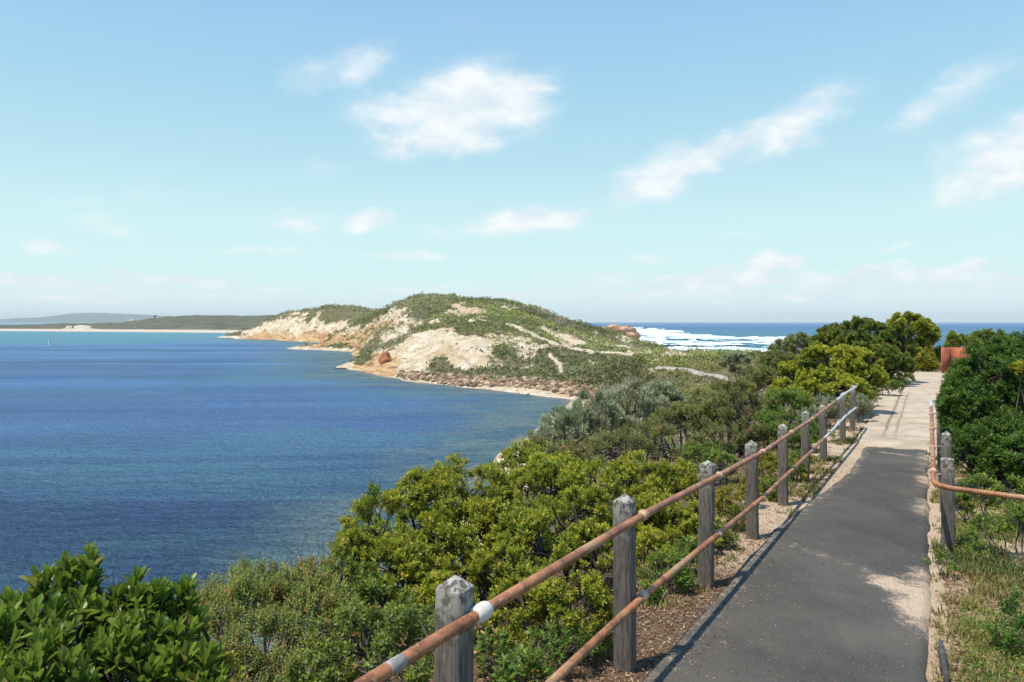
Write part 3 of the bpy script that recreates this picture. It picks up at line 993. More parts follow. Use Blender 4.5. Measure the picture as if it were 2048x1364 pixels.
def build_paths():
    s = np.arange(-14, S_END + 0.01, 0.06)
    u = np.linspace(0, 1, 40)
    S, U = np.meshgrid(s, u, indexing='ij')
    le = path_left(S) + 0.025 * fbm(S * 2.2, S * 0 + 3, 4, 3)
    re = 1.62 + 0.03 * fbm(S * 1.7, S * 0 + 9, 4, 6)
    Pp = le + (re - le) * U
    S2 = S + (U * 0.0) + np.where(S > S_END - 0.5, 0.25 * (U - 0.5) * 0.6, 0)
    x, y = xy(S2, Pp)
    crown = 0.02 * (1 - (2 * U - 1) ** 4)
    edge = (U < 0.001) | (U > 0.999)
    z = zpath(S2) - 0.012 + 0.03 + crown - edge * 0.05
    band = seg_dist(x, y, [(2.45, 7.9), (2.78, 7.35), (3.05, 6.75), (3.35, 6.1)])
    left_strew = 0.5 * smooth(0.5, 0.0, Pp - le)
    right_strew = 0.80 * smooth(0.55, 0.0, re - Pp) * (0.6 + 0.6 * fbm(S * 0.9, S * 0, 3, 14))
    sand = np.maximum(0.46 * smooth(0.36, 0.0, band), np.maximum(left_strew, right_strew))
    d2 = seg_dist(x, y, [xy(sy(14.5), 0.85), xy(sy(14.3), 1.35)])
    d3 = seg_dist(x, y, [(3.15, 6.25), (3.3, 5.4), (3.0, 4.9)])
    sand = np.maximum(sand, np.maximum(0.62 * smooth(0.22, 0.0, d2), 0.75 * smooth(0.5, 0, d3)))
    sand = np.maximum(sand, 0.75 * smooth(S_END - 0.55, S_END + 0.1, S2 + 0.25 * fbm(Pp * 3, S * 0.5, 3, 18)))
    d4 = seg_dist(x, y, [(0.9, 4.2), (1.7, 5.9)])
    sand = np.maximum(sand, 0.34 * smooth(0.6, 0, d4))
    o = mesh_obj('asphalt_path', np.c_[x.ravel(), y.ravel(), z.ravel()], grid_faces(len(u), len(s)), M['asphalt'], attrs={'sand': sand.ravel()}, smooth_shade=True)
    tag(o, 'dark asphalt footpath with sand strewn across it', 'path', kind='structure')
    s = np.arange(S_END - 0.2, sy(44), 0.12)
    u = np.linspace(0, 1, 44)
    S, U = np.meshgrid(s, u, indexing='ij')
    wl_ = np.interp(FY + S * UY, [15, 20, 27, 33, 36, 44], [0.42, 0.2, 0.05, 0.1, 0.25, 0.2])
    wr = np.interp(FY + S * UY, [15, 20, 28, 34, 38, 44], [1.68, 1.8, 1.95, 2.4, 2.8, 2.6])
    le = wl_ + 0.22 * fbm(S * 0.8, S * 0 + 3, 4, 23)
    re = wr + 0.14 * fbm(S * 0.9, S * 0 + 9, 4, 26)
    Pp = le + (re - le) * U
    x, y = xy(S, Pp)
    edge = (U < 0.001) | (U > 0.999)
    z = zpath(S) + 0.004 + 0.012 * fbm(x * 1.5, y * 1.5, 3, 33) - edge * 0.06 - smooth(sy(40), sy(44), S) * 0.15
    yy = FY + S * UY
    wob = 0.025 * fbm(S * 0.6, S * 0, 3, 15)
    gr = np.maximum(smooth(0.05, 0.015, np.abs(Pp - 0.72 - wob)), smooth(0.04, 0.01, np.abs(Pp - 0.95 - wob)) * 0.8) * smooth(16, 19, yy) * smooth(31, 27, yy)
    for k in (17.6, 19.9, 22.3, 25.4):
        gr = np.maximum(gr, 0.55 * smooth(0.06, 0.02, np.abs(S - sy(k) - 0.1 * (U - 0.5))))
    o = mesh_obj('sandy_path', np.c_[x.ravel(), y.ravel(), z.ravel()], grid_faces(len(u), len(s)), M['concrete'], attrs={'groove': gr.ravel()}, smooth_shade=True)
    tag(o, 'pale sandy concrete path running on to the trees', 'path', kind='structure')


build_paths()


def ribbon(name, label, pts, width, mat, cat='track'):
    w = []
    for q in pts:
        w.append(ray_hit(q[0], q[1])[:2])
    w = np.array(w)
    t_ = np.r_[0, np.cumsum(np.hypot(*np.diff(w, axis=0).T))]
    tt = np.arange(0, t_[-1], 1.5)
    cx_, cy_ = np.interp(tt, t_, w[:, 0]), np.interp(tt, t_, w[:, 1])
    for _ in range(6):
        cx_[1:-1] = (cx_[:-2] + 2 * cx_[1:-1] + cx_[2:]) / 4
        cy_[1:-1] = (cy_[:-2] + 2 * cy_[1:-1] + cy_[2:]) / 4
    dx, dy = np.gradient(cx_), np.gradient(cy_)
    n_ = np.hypot(dx, dy) + 1e-9
    nx_, ny_ = dy / n_, -dx / n_
    wd = np.interp(tt / max(tt[-1], 1e-6), np.linspace(0, 1, len(width)), width)
    u = np.linspace(-0.5, 0.5, 7)
    off = wd[:, None] * u[None] * (1 + 0.5 * fbm(tt[:, None] / 7, np.sign(u[None]) * 3, 3, 44))
    X = cx_[:, None] + nx_[:, None] * off
    Y = cy_[:, None] + ny_[:, None] * off
    zc = z_ground(X, Y)
    Z = 0.6 * zc.mean(1, keepdims=True) + 0.4 * zc + 0.30
    Z[:, [0, -1]] -= 0.6
    o = mesh_obj(name, np.c_[X.ravel(), Y.ravel(), Z.ravel()], grid_faces(7, len(tt)), mat, smooth_shade=True)
    tag(o, label, cat, kind='structure')
    return np.c_[cx_, cy_], wd


TRACKS = [ribbon('track', 'pale sandy track climbing across the green headland', [(1018, 647), (1030, 652), (1058, 665), (1100, 683), (1150, 697), (1200, 706), (1272, 712)], [7, 5, 4, 3.5, 3], M['track']),
          ribbon('track', 'pale paved track crossing the low neck of land', [(1318, 735), (1345, 738), (1400, 747), (1450, 757), (1492, 770)], [2.8, 2.0, 1.8, 1.8], M['paved']),
          ribbon('track', 'narrow pale foot track dropping through scrub to the beach', [(1100, 708), (1114, 724), (1121, 736), (1123, 748)], [1.6, 1.6, 1.6], M['track'])]


def build_far_coast():
    b = np.linspace(-1.05, -0.20, 330)
    px = CX + F * b
    d0 = np.interp(px, [-600, -200, 0, 485, 720], [2300, 1900, 1737, 1434, 1330])
    top_py = np.interp(px, [-600, 0, 60, 100, 150, 200, 250, 280, 300, 330, 400, 470, 540, 720], [651, 650, 648.5, 647, 646, 646, 644, 640, 636.5, 633, 630, 631, 630, 630])
    dtop = d0 + np.interp(px, [-600, 0, 250, 330, 540], [350, 350, 420, 620, 700])
    ztop = H - (top_py - CY) / F * dtop
    rows = [(-30, -2, 0), (0, 0.0, 0), (14, 1.3, 0), (30, 2.4, 0), (44, 4.8, .5)]
    X, Y, Z, V = [], [], [], []
    dune = np.exp(-((px - 163) / 13) ** 2) * 7 + np.exp(-((px - 135) / 9) ** 2) * 4 + np.exp(-((px - 185) / 10) ** 2) * 2
    for off, z, v in rows:
        dd = d0 + off + (off > 5) * 12 * fbm(px / 14, px * 0, 3, 12)
        X.append(b * dd); Y.append(dd); Z.append(z + (dune * 0.5 if off > 40 else 0) + px * 0); V.append(v + px * 0)
    for k in np.linspace(0.12, 1.25, 26):
        dd = d0 + 60 + (dtop - d0 - 60) * k
        zz = 6.5 + (ztop - 6.5) * (np.minimum(k, 1) ** 0.75) - max(0, k - 1) * 40 + 1.3 * fbm(b * dd / 16, dd / 30 + px * 0, 3, 17) * min(1, k * 3)
        zz = zz + dune * max(0, 1 - k * 2.5)
        X.append(b * dd); Y.append(dd); Z.append(zz); V.append(1 - np.clip(dune / 4 - 0.5 * np.abs(fbm(px / 5, px * 0 + k * 9, 3, 19)), 0, 1) * (k < 0.3))
    X, Y, Z, V = map(np.array, (X, Y, Z, V))
    m, t, bs, out = new_mat('far_coast_cover')
    p = pos(t)
    n = t.noise(p, 0.035, 6, 0.7)
    f = t.noise(p, 0.25, 4, 0.7)
    soil = t.mix(t.step(t.m('ADD', n, t.m('MULTIPLY', f, 0.4)), 0.5, 0.9), (0.055, 0.062, 0.042), (0.16, 0.15, 0.105))
    t.link(t.mix(t.step(t.attr('veg').outputs['Fac'], 0.4, 0.6), (0.52, 0.45, 0.36), soil), bs.inputs['Base Color'])
    bs.inputs['Roughness'].default_value = 0.95
    bs.inputs['Specular IOR Level'].default_value = 0.1
    bump(t, bs, f, 0.8, 2.0)
    o = mesh_obj('far_coast', np.c_[X.ravel(), Y.ravel(), Z.ravel()], grid_faces(len(b), len(X)), m, attrs={'veg': V.ravel()})
    tag(o, 'low scrub-covered far coast with a long white beach', 'coast', kind='structure')
    # mountains beyond the bay
    b = np.linspace(-1.0, -0.25, 200)
    px = CX + F * b
    D = 14000.0
    h = np.interp(px, [-500, 0, 60, 110, 150, 180, 215, 260, 330, 420, 650], [55, 75, 100, 140, 195, 208, 200, 178, 145, 105, 60]) + 5 * fbm(px / 18, px * 0, 4, 9)
    X = np.array([b * D, b * D * 1.06, b * D * 1.12, b * D * 1.3])
    Y = np.array([D + 0 * b, D * 1.06 + 0 * b, D * 1.12 + 0 * b, D * 1.3 + 0 * b])
    Z = np.array([-5 + 0 * b, h * 0.55, h, 0 * b - 5])
    o = mesh_obj('distant_hills', np.c_[X.ravel(), Y.ravel(), Z.ravel()], grid_faces(len(b), 4), M['far_mountain'], smooth_shade=True)
    tag(o, 'faint blue hills far beyond the bay', 'hills', kind='structure')


build_far_coast()


# ------------------------------------------------------------------ rocks
def ico(sub):
    import bmesh
    bm = bmesh.new()
    bmesh.ops.create_icosphere(bm, subdivisions=sub, radius=1)
    bm.verts.ensure_lookup_table()
    v = np.array([q.co[:] for q in bm.verts])
    f = np.array([[q.index for q in fc.verts] for fc in bm.faces])
    bm.free()
    return v, f


ICO = {k: ico(k) for k in (1, 2, 3, 4)}


def rock_verts(sub, r, seed, squash=(1, 1, 1), amp=0.35):
    v, f = ICO[sub]
    rs = np.random.default_rng(seed)
    k = rs.normal(size=(9, 3))
    k /= np.linalg.norm(k, axis=1)[:, None]
    cut = rs.uniform(0.62, 0.95, 9)
    w = v.copy()
    for kk, c in zip(k, cut):                       # planar facets
        dd = w @ kk
        w -= np.maximum(dd - c, 0)[:, None] * kk
    nn = fbm(v[:, 0] * 2.1 + seed, v[:, 1] * 2.1 + v[:, 2] * 1.7, 4, seed % 50)
    return w * (1 + amp * 0.5 * nn[:, None]) * r * np.array(squash), f


def build_seawall():
    up = np.array([(800, 744), (853, 746), (925, 752), (997, 755), (1070, 759), (1142, 766), (1175, 773), (1210, 784)], float)
    lo = np.array([(796, 757), (853, 763), (907, 771), (943, 773), (997, 773), (1070, 778), (1124, 788), (1190, 802)], float)
    rs = np.random.default_rng(77)
    mb = MB()
    tints = []
    for i in range(1250):
        px = rs.uniform(797, 1212)
        a = np.interp(px, lo[:, 0], lo[:, 1])
        b = np.interp(px, up[:, 0], up[:, 1])
        py = a + (b - a) * rs.uniform(0, 1)
        x, y, z = ray_hit(px, py)
        r = (0.35 + 1.0 * rs.uniform(0, 1) ** 2) * (y / 250) ** 0.4
        v, f = rock_verts(1, r, 1000 + i, (1.2, 1, 0.8), 0.5)
        an = rs.uniform(0, 6.28)
        c, s = math.cos(an), math.sin(an)
        v = v @ np.array([[c, s, 0], [-s, c, 0], [0, 0, 1]]) + (x, y, z + 0.2 * r)
        mb.add(v, tris=f)
        tints.append(np.full(len(v), rs.uniform(0, 1)))
    o = mb.build('rock_seawall', M['wall_rock'], attrs={'tint': np.concatenate(tints)})
    tag(o, 'long seawall of piled brown boulders behind the cove beach', 'seawall')


build_seawall()


def rock(name, label, px, py, d, r, mat, seed, squash=(1, 1, 1), sub=3, amp=0.6, group=None, sink=0.35, z=None):
    x, y, zz = (px - CX) / F * d, d, H - (py - CY) / F * d
    if z is not None:
        zz = z
    v, f = rock_verts(sub, r, seed, squash, amp)
    o = mesh_obj(name, v, f, M[mat])
    o.location = (x, y, zz + (0.5 - sink) * r * squash[2])
    tag(o, label, 'rock', group)
    return o


rock('rock_outcrop', 'rust red rock outcrop standing at the foot of the bare sand cliff', 770, 724, 338, 3.6, 'red_rock', 5, (0.9, 1, 1.15), 3, 0.7)
rock('rock_outcrop', 'largest pink sea rock jutting into the white surf at the headland tip', 1238, 673, 640, 10.5, 'pink_rock', 12, (1.5, 1.3, 0.85), 4, 0.8)
rock('rock_outcrop', 'smaller reddish sea rock below the large pink rock by the surf', 1254, 686, 560, 5.6, 'red_rock', 13, (1.5, 1.2, 0.7), 3, 0.7)
rock('rock_outcrop', 'low pale rock at the right-hand end of the rocks beside the surf', 1286, 692, 500, 3.4, 'pink_rock', 14, (1.5, 1.2, 0.7), 3, 0.7)
rock('rock_outcrop', 'pale rock shoulder joining the headland slope to the pink sea rocks', 1206, 672, 600, 6.5, 'pink_rock', 16, (1.3, 1.2, 0.8), 3, 0.7)
rock('shore_rock', 'dark flat rock awash nearest the orange point', 726, 738, 347, 2.0, 'dark_rock', 21, (1.8, 1, 0.35), 3, 0.6, 'dark rocks awash off the point', z=0.1)
rock('shore_rock', 'dark round rock awash in the middle of the three off the point', 706, 737, 351, 1.5, 'dark_rock', 22, (1.3, 1, 0.6), 3, 0.6, 'dark rocks awash off the point', z=0.1)
rock('shore_rock', 'dark flat rock farthest out in the bay off the point', 683, 738, 347, 1.6, 'dark_rock', 23, (1.9, 1, 0.3), 3, 0.6, 'dark rocks awash off the point', z=0.05)
for k, (a, b_, r_, lab) in enumerate(((1038, 789, 0.42, 'small dark stone at the left of the three on the cove beach'), (1048, 790.5, 0.34, 'small dark stone in the middle of the three on the cove beach'),
                                      (1056, 790, 0.46, 'small dark stone at the right of the three on the cove beach'))):
    q = ray_hit(a, b_)
    rock('beach_stone', lab, a, b_, q[1], r_, 'dark_rock', 40 + k, (1, 1, 1), 2, 0.6, 'dark stones on the cove beach')


# ------------------------------------------------------------------ things far off
def at_ground(px, d):
    x = (px - CX) / F * d
    return x, d, float(z_ground(np.array(x), np.array(d)))


def build_far_things():
    # marker post in the bay
    d = 650.0
    x = (97 - CX) / F * d
    r = empty('channel_marker', (x, d, 0), 'thin white marker post standing in the bay at the left', 'marker')
    mb = MB(); mb.tube([(0, 0, -1), (0, 0, 4.6)], [0.34, 0.28], 10); mb.build('pole', M['white'], r)
    mb = MB(); mb.tube([(0, 0, 4.6), (0, 0, 5.0), (0, 0, 5.6)], [0.5, 0.5, 0.1], 10); mb.build('topmark', M['white'], r)
    # white house and tower on the far coast
    d = 2120.0
    x = (263 - CX) / F * d
    z = H - (644 - CY) / F * d
    r = empty('house', (x, d, z - 1), 'small white house on the skyline of the far coast', 'house')
    mb = MB(); mb.box((0, 0, 2.5), (1, 0, 0), (0, 1, 0), (0, 0, 1), 5.5, 4, 2.5); mb.build('wall', M['white'], r)
    mb = MB(); mb.add([(-6, -4.5, 5), (6, -4.5, 5), (6, 4.5, 5), (-6, 4.5, 5), (-6, 0, 7.6), (6, 0, 7.6)], [(0, 1, 5, 4), (2, 3, 4, 5), (0, 3, 2, 1)], [(0, 4, 3), (1, 2, 5)])
    mb.build('roof', M['white'], r)
    d = 2320.0
    x = (310 - CX) / F * d
    z = H - (638 - CY) / F * d
    r = empty('water_tower', (x, d, z - 2), 'dark lookout tower rising on the far coast skyline', 'tower')
    mb = MB(); mb.tube([(0, 0, 0), (0, 0, 9)], [2.4, 2.0], 12); mb.build('shaft', M['slate'], r)
    mb = MB(); mb.tube([(0, 0, 9), (0, 0, 9.4), (0, 0, 13), (0, 0, 14.5)], [2.2, 3.8, 3.8, 0.6], 12); mb.build('tank', M['slate'], r)
    # beacon on the headland top
    x, y, z = at_ground(845, 543)
    r = empty('beacon', (x, y, z), 'thin signal pole on the summit of the headland', 'beacon')
    mb = MB(); mb.tube([(0, 0, -0.5), (0, 0, 5.2)], [0.14, 0.10], 6); mb.build('pole', M['steel'], r)
    mb = MB(); mb.box((0, 0, 4.6), (1, 0, 0), (0, 1, 0), (0, 0, 1), 0.5, 0.08, 0.5); mb.build('sign_board', M['steel'], r)


build_far_things()


# ------------------------------------------------------------------ pipe and post fences
def post_mesh(bm, base, top_z, w, lean, flat=False):
    """one hewn square post with a pyramid top, standing in world space; returns nothing"""
    bx, by, bz = base
    u = np.array([UX, UY, 0]); n = np.array([UY, -UX, 0])
    hgt = top_z - bz
    lv = [-0.3, 0.0, hgt * 0.3, hgt * 0.62, hgt - w * 0.42, hgt - w * 0.40]
    hw = w / 2
    V = []
    for k, z in enumerate(lv):
        g = hw * (1.04 - 0.05 * k / 5)
        off = np.array([lean[0] * z, lean[1] * z, 0])
        ch = g * 0.80
        for a, b in ((g, ch), (ch, g), (-ch, g), (-g, ch), (-g, -ch), (-ch, -g), (ch, -g), (g, -ch)):
            j = 0.003 * math.sin(37 * a + 91 * b + 13 * k)
            V.append(np.array([bx, by, bz + z]) + off + u * (a + j) + n * (b - j))
    V.append(np.array([bx + lean[0] * hgt, by + lean[1] * hgt, bz + (hgt if not flat else hgt - w * 0.38)]))
    q = []
    for k in range(len(lv) - 1):
        for i in range(8):
            q.append((k * 8 + i, (k + 1) * 8 + i, (k + 1) * 8 + (i + 1) % 8, k * 8 + (i + 1) % 8))
    t = [(40 + i, 48, 40 + (i + 1) % 8) for i in range(8)]
    cap = np.array([0.0] * 24 + [0.12] * 8 + [0.75] * 8 + [1.0] * 8 + [1.0])
    return np.array(V), np.array(q), np.array(t), cap


def make_post(parent, base, top_z, w, seed, label=None, flat=False):
    rs = np.random.default_rng(seed)
    V, q, t, cap = post_mesh(None, (0, 0, 0), top_z - base[2], w, rs.uniform(-0.028, 0.028, 2), flat)
    o = mesh_obj('post', V, [q, t], M['wood'], parent, {'cap': cap})
    o.location = np.array(base) - np.array(parent.location)
    if label:
        o['label'] = label
    return o


def pipe(name, parent, pts, r, paint_from=None, label=None):
    pts = np.asarray(pts, float)
    d = np.r_[0, np.cumsum(np.linalg.norm(np.diff(pts, axis=0), axis=1))]
    tt = np.linspace(0, d[-1], max(2, int(d[-1] / 0.12)))
    P_ = np.c_[[np.interp(tt, d, pts[:, k]) for k in range(3)]].T
    for _ in range(3):
        P_[1:-1] = (P_[:-2] + 2 * P_[1:-1] + P_[2:]) / 4
    mb = MB()
    mb.tube(P_ - np.array(parent.location), r, 14)
    n = mb.n
    wy = mb.v[0][:, 1] + parent.location[1]
    pa = np.zeros(n) if paint_from is None else smooth(paint_from[0], paint_from[1], wy)
    o = mb.build(name, M['rust'], parent, {'paint': pa}, True)
    if label:
        o['label'] = label
    return o


def coupling(parent_rail, thing_loc, c, direction, r, white, L=0.045):
    d = np.asarray(direction, float)
    d /= np.linalg.norm(d)
    c = np.asarray(c, float) - np.asarray(thing_loc)
    mb = MB()
    prof = [(-L, 0.9), (-L * 0.75, 1.06), (-L * 0.3, 1.18), (L * 0.3, 1.18), (L * 0.75, 1.06), (L, 0.9)]
    mb.tube([c + d * a for a, _ in prof], [r * k for _, k in prof], 14)
    o = mb.build('coupling', M['coupling'], parent_rail, {'white': np.full(mb.n, white)}, True)
    return o


LP = [  # y of post, photo row of its top
    (2.91, 1150), (4.57, 985), (6.23, 920), (7.89, 880), (9.55, 847), (11.25, 821), (13.25, 808), (16.0, 784), (18.05, 769)]
TOPG = np.array([(-2, 1.07), (2.38, 1.122), (2.96, 1.135), (4.64, 1.185), (6.3, 1.285), (8, 1.38), (9.7, 1.42), (11.3, 1.465), (13.2, 1.49), (16, 1.515), (18.1, 1.575)])
BOTG = np.array([(-2, 1.64), (2.25, 1.66), (3.5, 1.672), (4.64, 1.682), (6.3, 1.77), (8, 1.86), (9.7, 1.90), (11.3, 1.94), (13, 1.97), (16, 1.995), (18.1, 2.08)])


def build_left_fence():
    b = xy(sy(2.9), 0)
    f = empty('pipe_rail_fence', (b[0], b[1], float(zpath(sy(2.9)))), 'rusty two-rail pipe fence on weathered timber posts along the left edge of the path', 'fence')
    loc = np.array(f.location)
    for i, (y, tp) in enumerate(LP):
        x, yy = xy(sy(y), 0.0 if i < 7 else 0.02)
        top = H - (tp - CY) / F * y
        lab = {0: 'nearest post with lichen-whitened pyramid top', 8: 'last grey post at the far end'}.get(i)
        make_post(f, (x, yy, float(zpath(sy(y))) - 0.03), top, 0.112 if i else 0.118, 300 + i, lab)
    x, yy = xy(sy(1.2), 0.0)
    make_post(f, (x, yy, float(zpath(sy(1.2))) - 0.03), H - 0.9, 0.112, 399)

    def line(G, p, y0, y1):
        ys = np.r_[np.arange(y0, y1, 0.4), y1]
        return np.array([(*xy(sy(y), p), H - np.interp(y, G[:, 0], G[:, 1])) for y in ys])
    tl = line(TOPG, 0.088, -1.6, 18.2)
    bl = line(BOTG, 0.088, -1.6, 18.2)
    top = pipe('top_rail', f, tl, 0.0238, (14.0, 14.6), 'rust orange top pipe whose far end is painted pale grey')
    bot = pipe('bottom_rail', f, bl, 0.0228, (12.3, 12.9), 'rust brown lower pipe whose far end is painted pale blue grey')
    for i, (y, _) in enumerate(LP):
        for rail, G, r, wh in ((top, TOPG, 0.0285, 0.9 if i == 0 else (0.2 if i in (2, 3) else 0.05)), (bot, BOTG, 0.0272, 0.2 if i in (1, 2, 3) else 0.05)):
            if y > 15:
                continue
            yc = y + 0.06
            c = np.array([*xy(sy(yc), 0.088), H - np.interp(yc, G[:, 0], G[:, 1])])
            a = np.array([*xy(sy(yc - .1), 0.088), H - np.interp(yc - .1, G[:, 0], G[:, 1])])
            coupling(rail, loc, c, c - a, r * (1.1 if (i == 0 and rail is top) else 1.0), wh, 0.05 if i == 0 else 0.042)
    # saddle bolts holding the rails to the posts
    for i, (y, _) in enumerate(LP):
        for G in (TOPG, BOTG):
            z = H - np.interp(y, G[:, 0], G[:, 1])
            x, yy = xy(sy(y), 0.05)
            x2, y2 = xy(sy(y), 0.083)
            mb = MB()
            mb.tube(np.array([(x, yy, z), (x2, y2, z), (x2, y2, z - 0.03), (x2, y2, z - 0.085)]) - loc, 0.008, 6)
            mb.build('bracket', M['steel'], f)
    # old repair sleeve on the near end of the top rail
    y = 2.46
    c = np.array([*xy(sy(y), 0.088), H - np.interp(y, TOPG[:, 0], TOPG[:, 1])])
    c2 = np.array([*xy(sy(y + 0.07), 0.088), H - np.interp(y + 0.07, TOPG[:, 0], TOPG[:, 1])])
    mb = MB(); mb.tube(np.array([c, c2]) - loc, 0.0244, 14); mb.build('sleeve', M['steel'], top, smooth_shade=True)


build_left_fence()


def build_right_fence():
    def xyp(y, p):
        return xy((y - FY + p * UX) / UY, p)

    def zp(y, p):
        return float(zpath((y - FY + p * UX) / UY))
    ys = [7.6, 9.3, 10.95, 12.75, 14.9]
    b = xyp(7.6, 1.78)
    f = empty('pipe_rail_fence', (b[0], b[1], zp(7.6, 1.78)), 'rusty single-rail pipe fence with a bent corner along the right edge of the path', 'fence')
    loc = np.array(f.location)
    for i, y in enumerate(ys):
        x, yy = xyp(y, 1.79 + 0.03 * (i > 2))
        zb = zp(y, 1.79) - 0.04
        top = H - (1.345 if i == 0 else 1.358 if i == 1 else np.interp(y, [9.3, 15], [1.36, 1.48]))
        make_post(f, (x, yy, zb), top, 0.118 if i == 0 else 0.105, 500 + i, 'short flat-topped corner post' if i == 0 else None, i == 0)
    x, yy = 6.55, 5.72
    make_post(f, (x, yy, float(z_ground(np.array(x), np.array(yy))) - 0.05), H - 1.3, 0.125, 540)
    pts = [(*xyp(y, 1.66), H - np.interp(y, [7, 11, 15], [1.55, 1.55, 1.57])) for y in np.arange(15.0, 7.25, -0.3)]
    cx_, cy_ = xyp(7.05, 1.66)
    pts += [(cx_, cy_, H - 1.548), (cx_ + 0.10, cy_ - 0.06, H - 1.552)]
    for k in np.linspace(0.3, 2.9, 12):
        pts.append((cx_ + 0.885 * k, cy_ - 0.47 * k, H - 1.548 - 0.045 * k))
    rail = pipe('rail', f, pts, 0.026, (13.2, 14.2), 'rust orange pipe turning a right angle at the corner post')
    for y in (7.75, 9.2, 10.8, 12.6):
        c = np.array([*xyp(y, 1.66), H - np.interp(y, [7, 11, 15], [1.55, 1.55, 1.57])])
        coupling(rail, loc, c, (UX, UY, 0), 0.031, 0.3 if y < 8 else 0.05, 0.045)
    for y in ys:
        mb = MB()
        z = H - np.interp(y, [7, 11, 15], [1.55, 1.55, 1.57])
        a = xyp(y, 1.80); b2 = xyp(y, 1.66)
        mb.tube(np.array([(*a, z), (*b2, z), (*b2, z - 0.03), (*b2, z - 0.09)]) - loc, 0.009, 6)
        mb.build('bracket', M['steel'], f)


build_right_fence()


def build_edging():
    a = np.array([2.80, 4.90]); b = np.array([2.555, 4.41])
    z = float(zpath(sy(4.9)))
    d = (b - a); L = np.linalg.norm(d); d /= L
    c = (a + b) / 2
    mb = MB()
    n = np.array([d[1], -d[0], 0])
    for k in range(5):                               # weathered lengths of the same board, slightly out of line
        mb.box((d[0] * L * (k / 5 - 0.4), d[1] * L * (k / 5 - 0.4), -0.022 + 0.004 * math.sin(k * 2.3)), (*d, 0), n, (0, 0, 1), L / 10 + 0.002 * k, 0.014 + 0.002 * math.sin(k), 0.045 + 0.001 * k)
    o = mb.build('edging_board', M['dark_timber'])
    o.location = (*c, z)
    tag(o, 'short dark timber edging board half buried at the right edge of the asphalt', 'edging')


build_edging()


def build_panel():
    d = 41.0
    X = lambda px: (px - CX) / F * d
    zb = H - 2.87
    r = empty('rust_screen', (X(1910), d, zb), 'folded rust orange steel screen standing at the far end of the path', 'screen')
    for k, (a, b, ya, yb, lab) in enumerate(((1884, 1909, 0.0, 0.32, None), (1911, 1941, 0.30, 0.05, None))):
        p0 = np.array([X(a) - X(1910), ya, 0]); p1 = np.array([X(b) - X(1910), yb, 0])
        u = p1 - p0; L = np.linalg.norm(u); u /= L
        n = np.array([u[1], -u[0], 0])
        mb = MB(); mb.box((p0 + p1) / 2 + (0, 0, 0.70), u, n, (0, 0, 1), L / 2, 0.02, 0.75)
        pn = mb.build('panel', M['corten'], r, {'paint': np.zeros(8)})
        for s_ in (-1, 1):
            mb = MB()
            mb.box((p0 + p1) / 2 + u * s_ * (L / 2 + 0.015) + (0, 0, 0.70), u, n, (0, 0, 1), 0.014, 0.035, 0.765)
            mb.build('edge_frame', M['corten'], pn)


build_panel()


# ------------------------------------------------------------------ plants
def norm(v):
    return v / (np.linalg.norm(v, axis=-1, keepdims=True) + 1e-9)


def leaf_arrays(p, d, up, L, W, k1, k2, fold=0.25, droop=0.12):
    side = norm(np.cross(d, up))
    nrm = norm(np.cross(side, d))
    L = L[:, None]; W = W[:, None]
    b = p
    t = p + d * L - nrm * L * droop
    m1 = p + d * L * 0.38 + nrm * L * 0.03
    m2 = p + d * L * 0.76 - nrm * L * droop * 0.4
    h1 = W * 0.5 * k1; h2 = W * 0.5 * k2
    r1 = m1 + side * h1 + nrm * h1 * fold
    l1 = m1 - side * h1 + nrm * h1 * fold
    r2 = m2 + side * h2 + nrm * h2 * fold
    l2 = m2 - side * h2 + nrm * h2 * fold
    V = np.stack([b, r1, r2, t, l2, l1], 1).reshape(-1, 3)
    i = np.arange(len(p))[:, None] * 6
    Fq = np.concatenate([i + np.array([[0, 1, 2, 3]]), i + np.array([[0, 3, 4, 5]])])
    return V, Fq


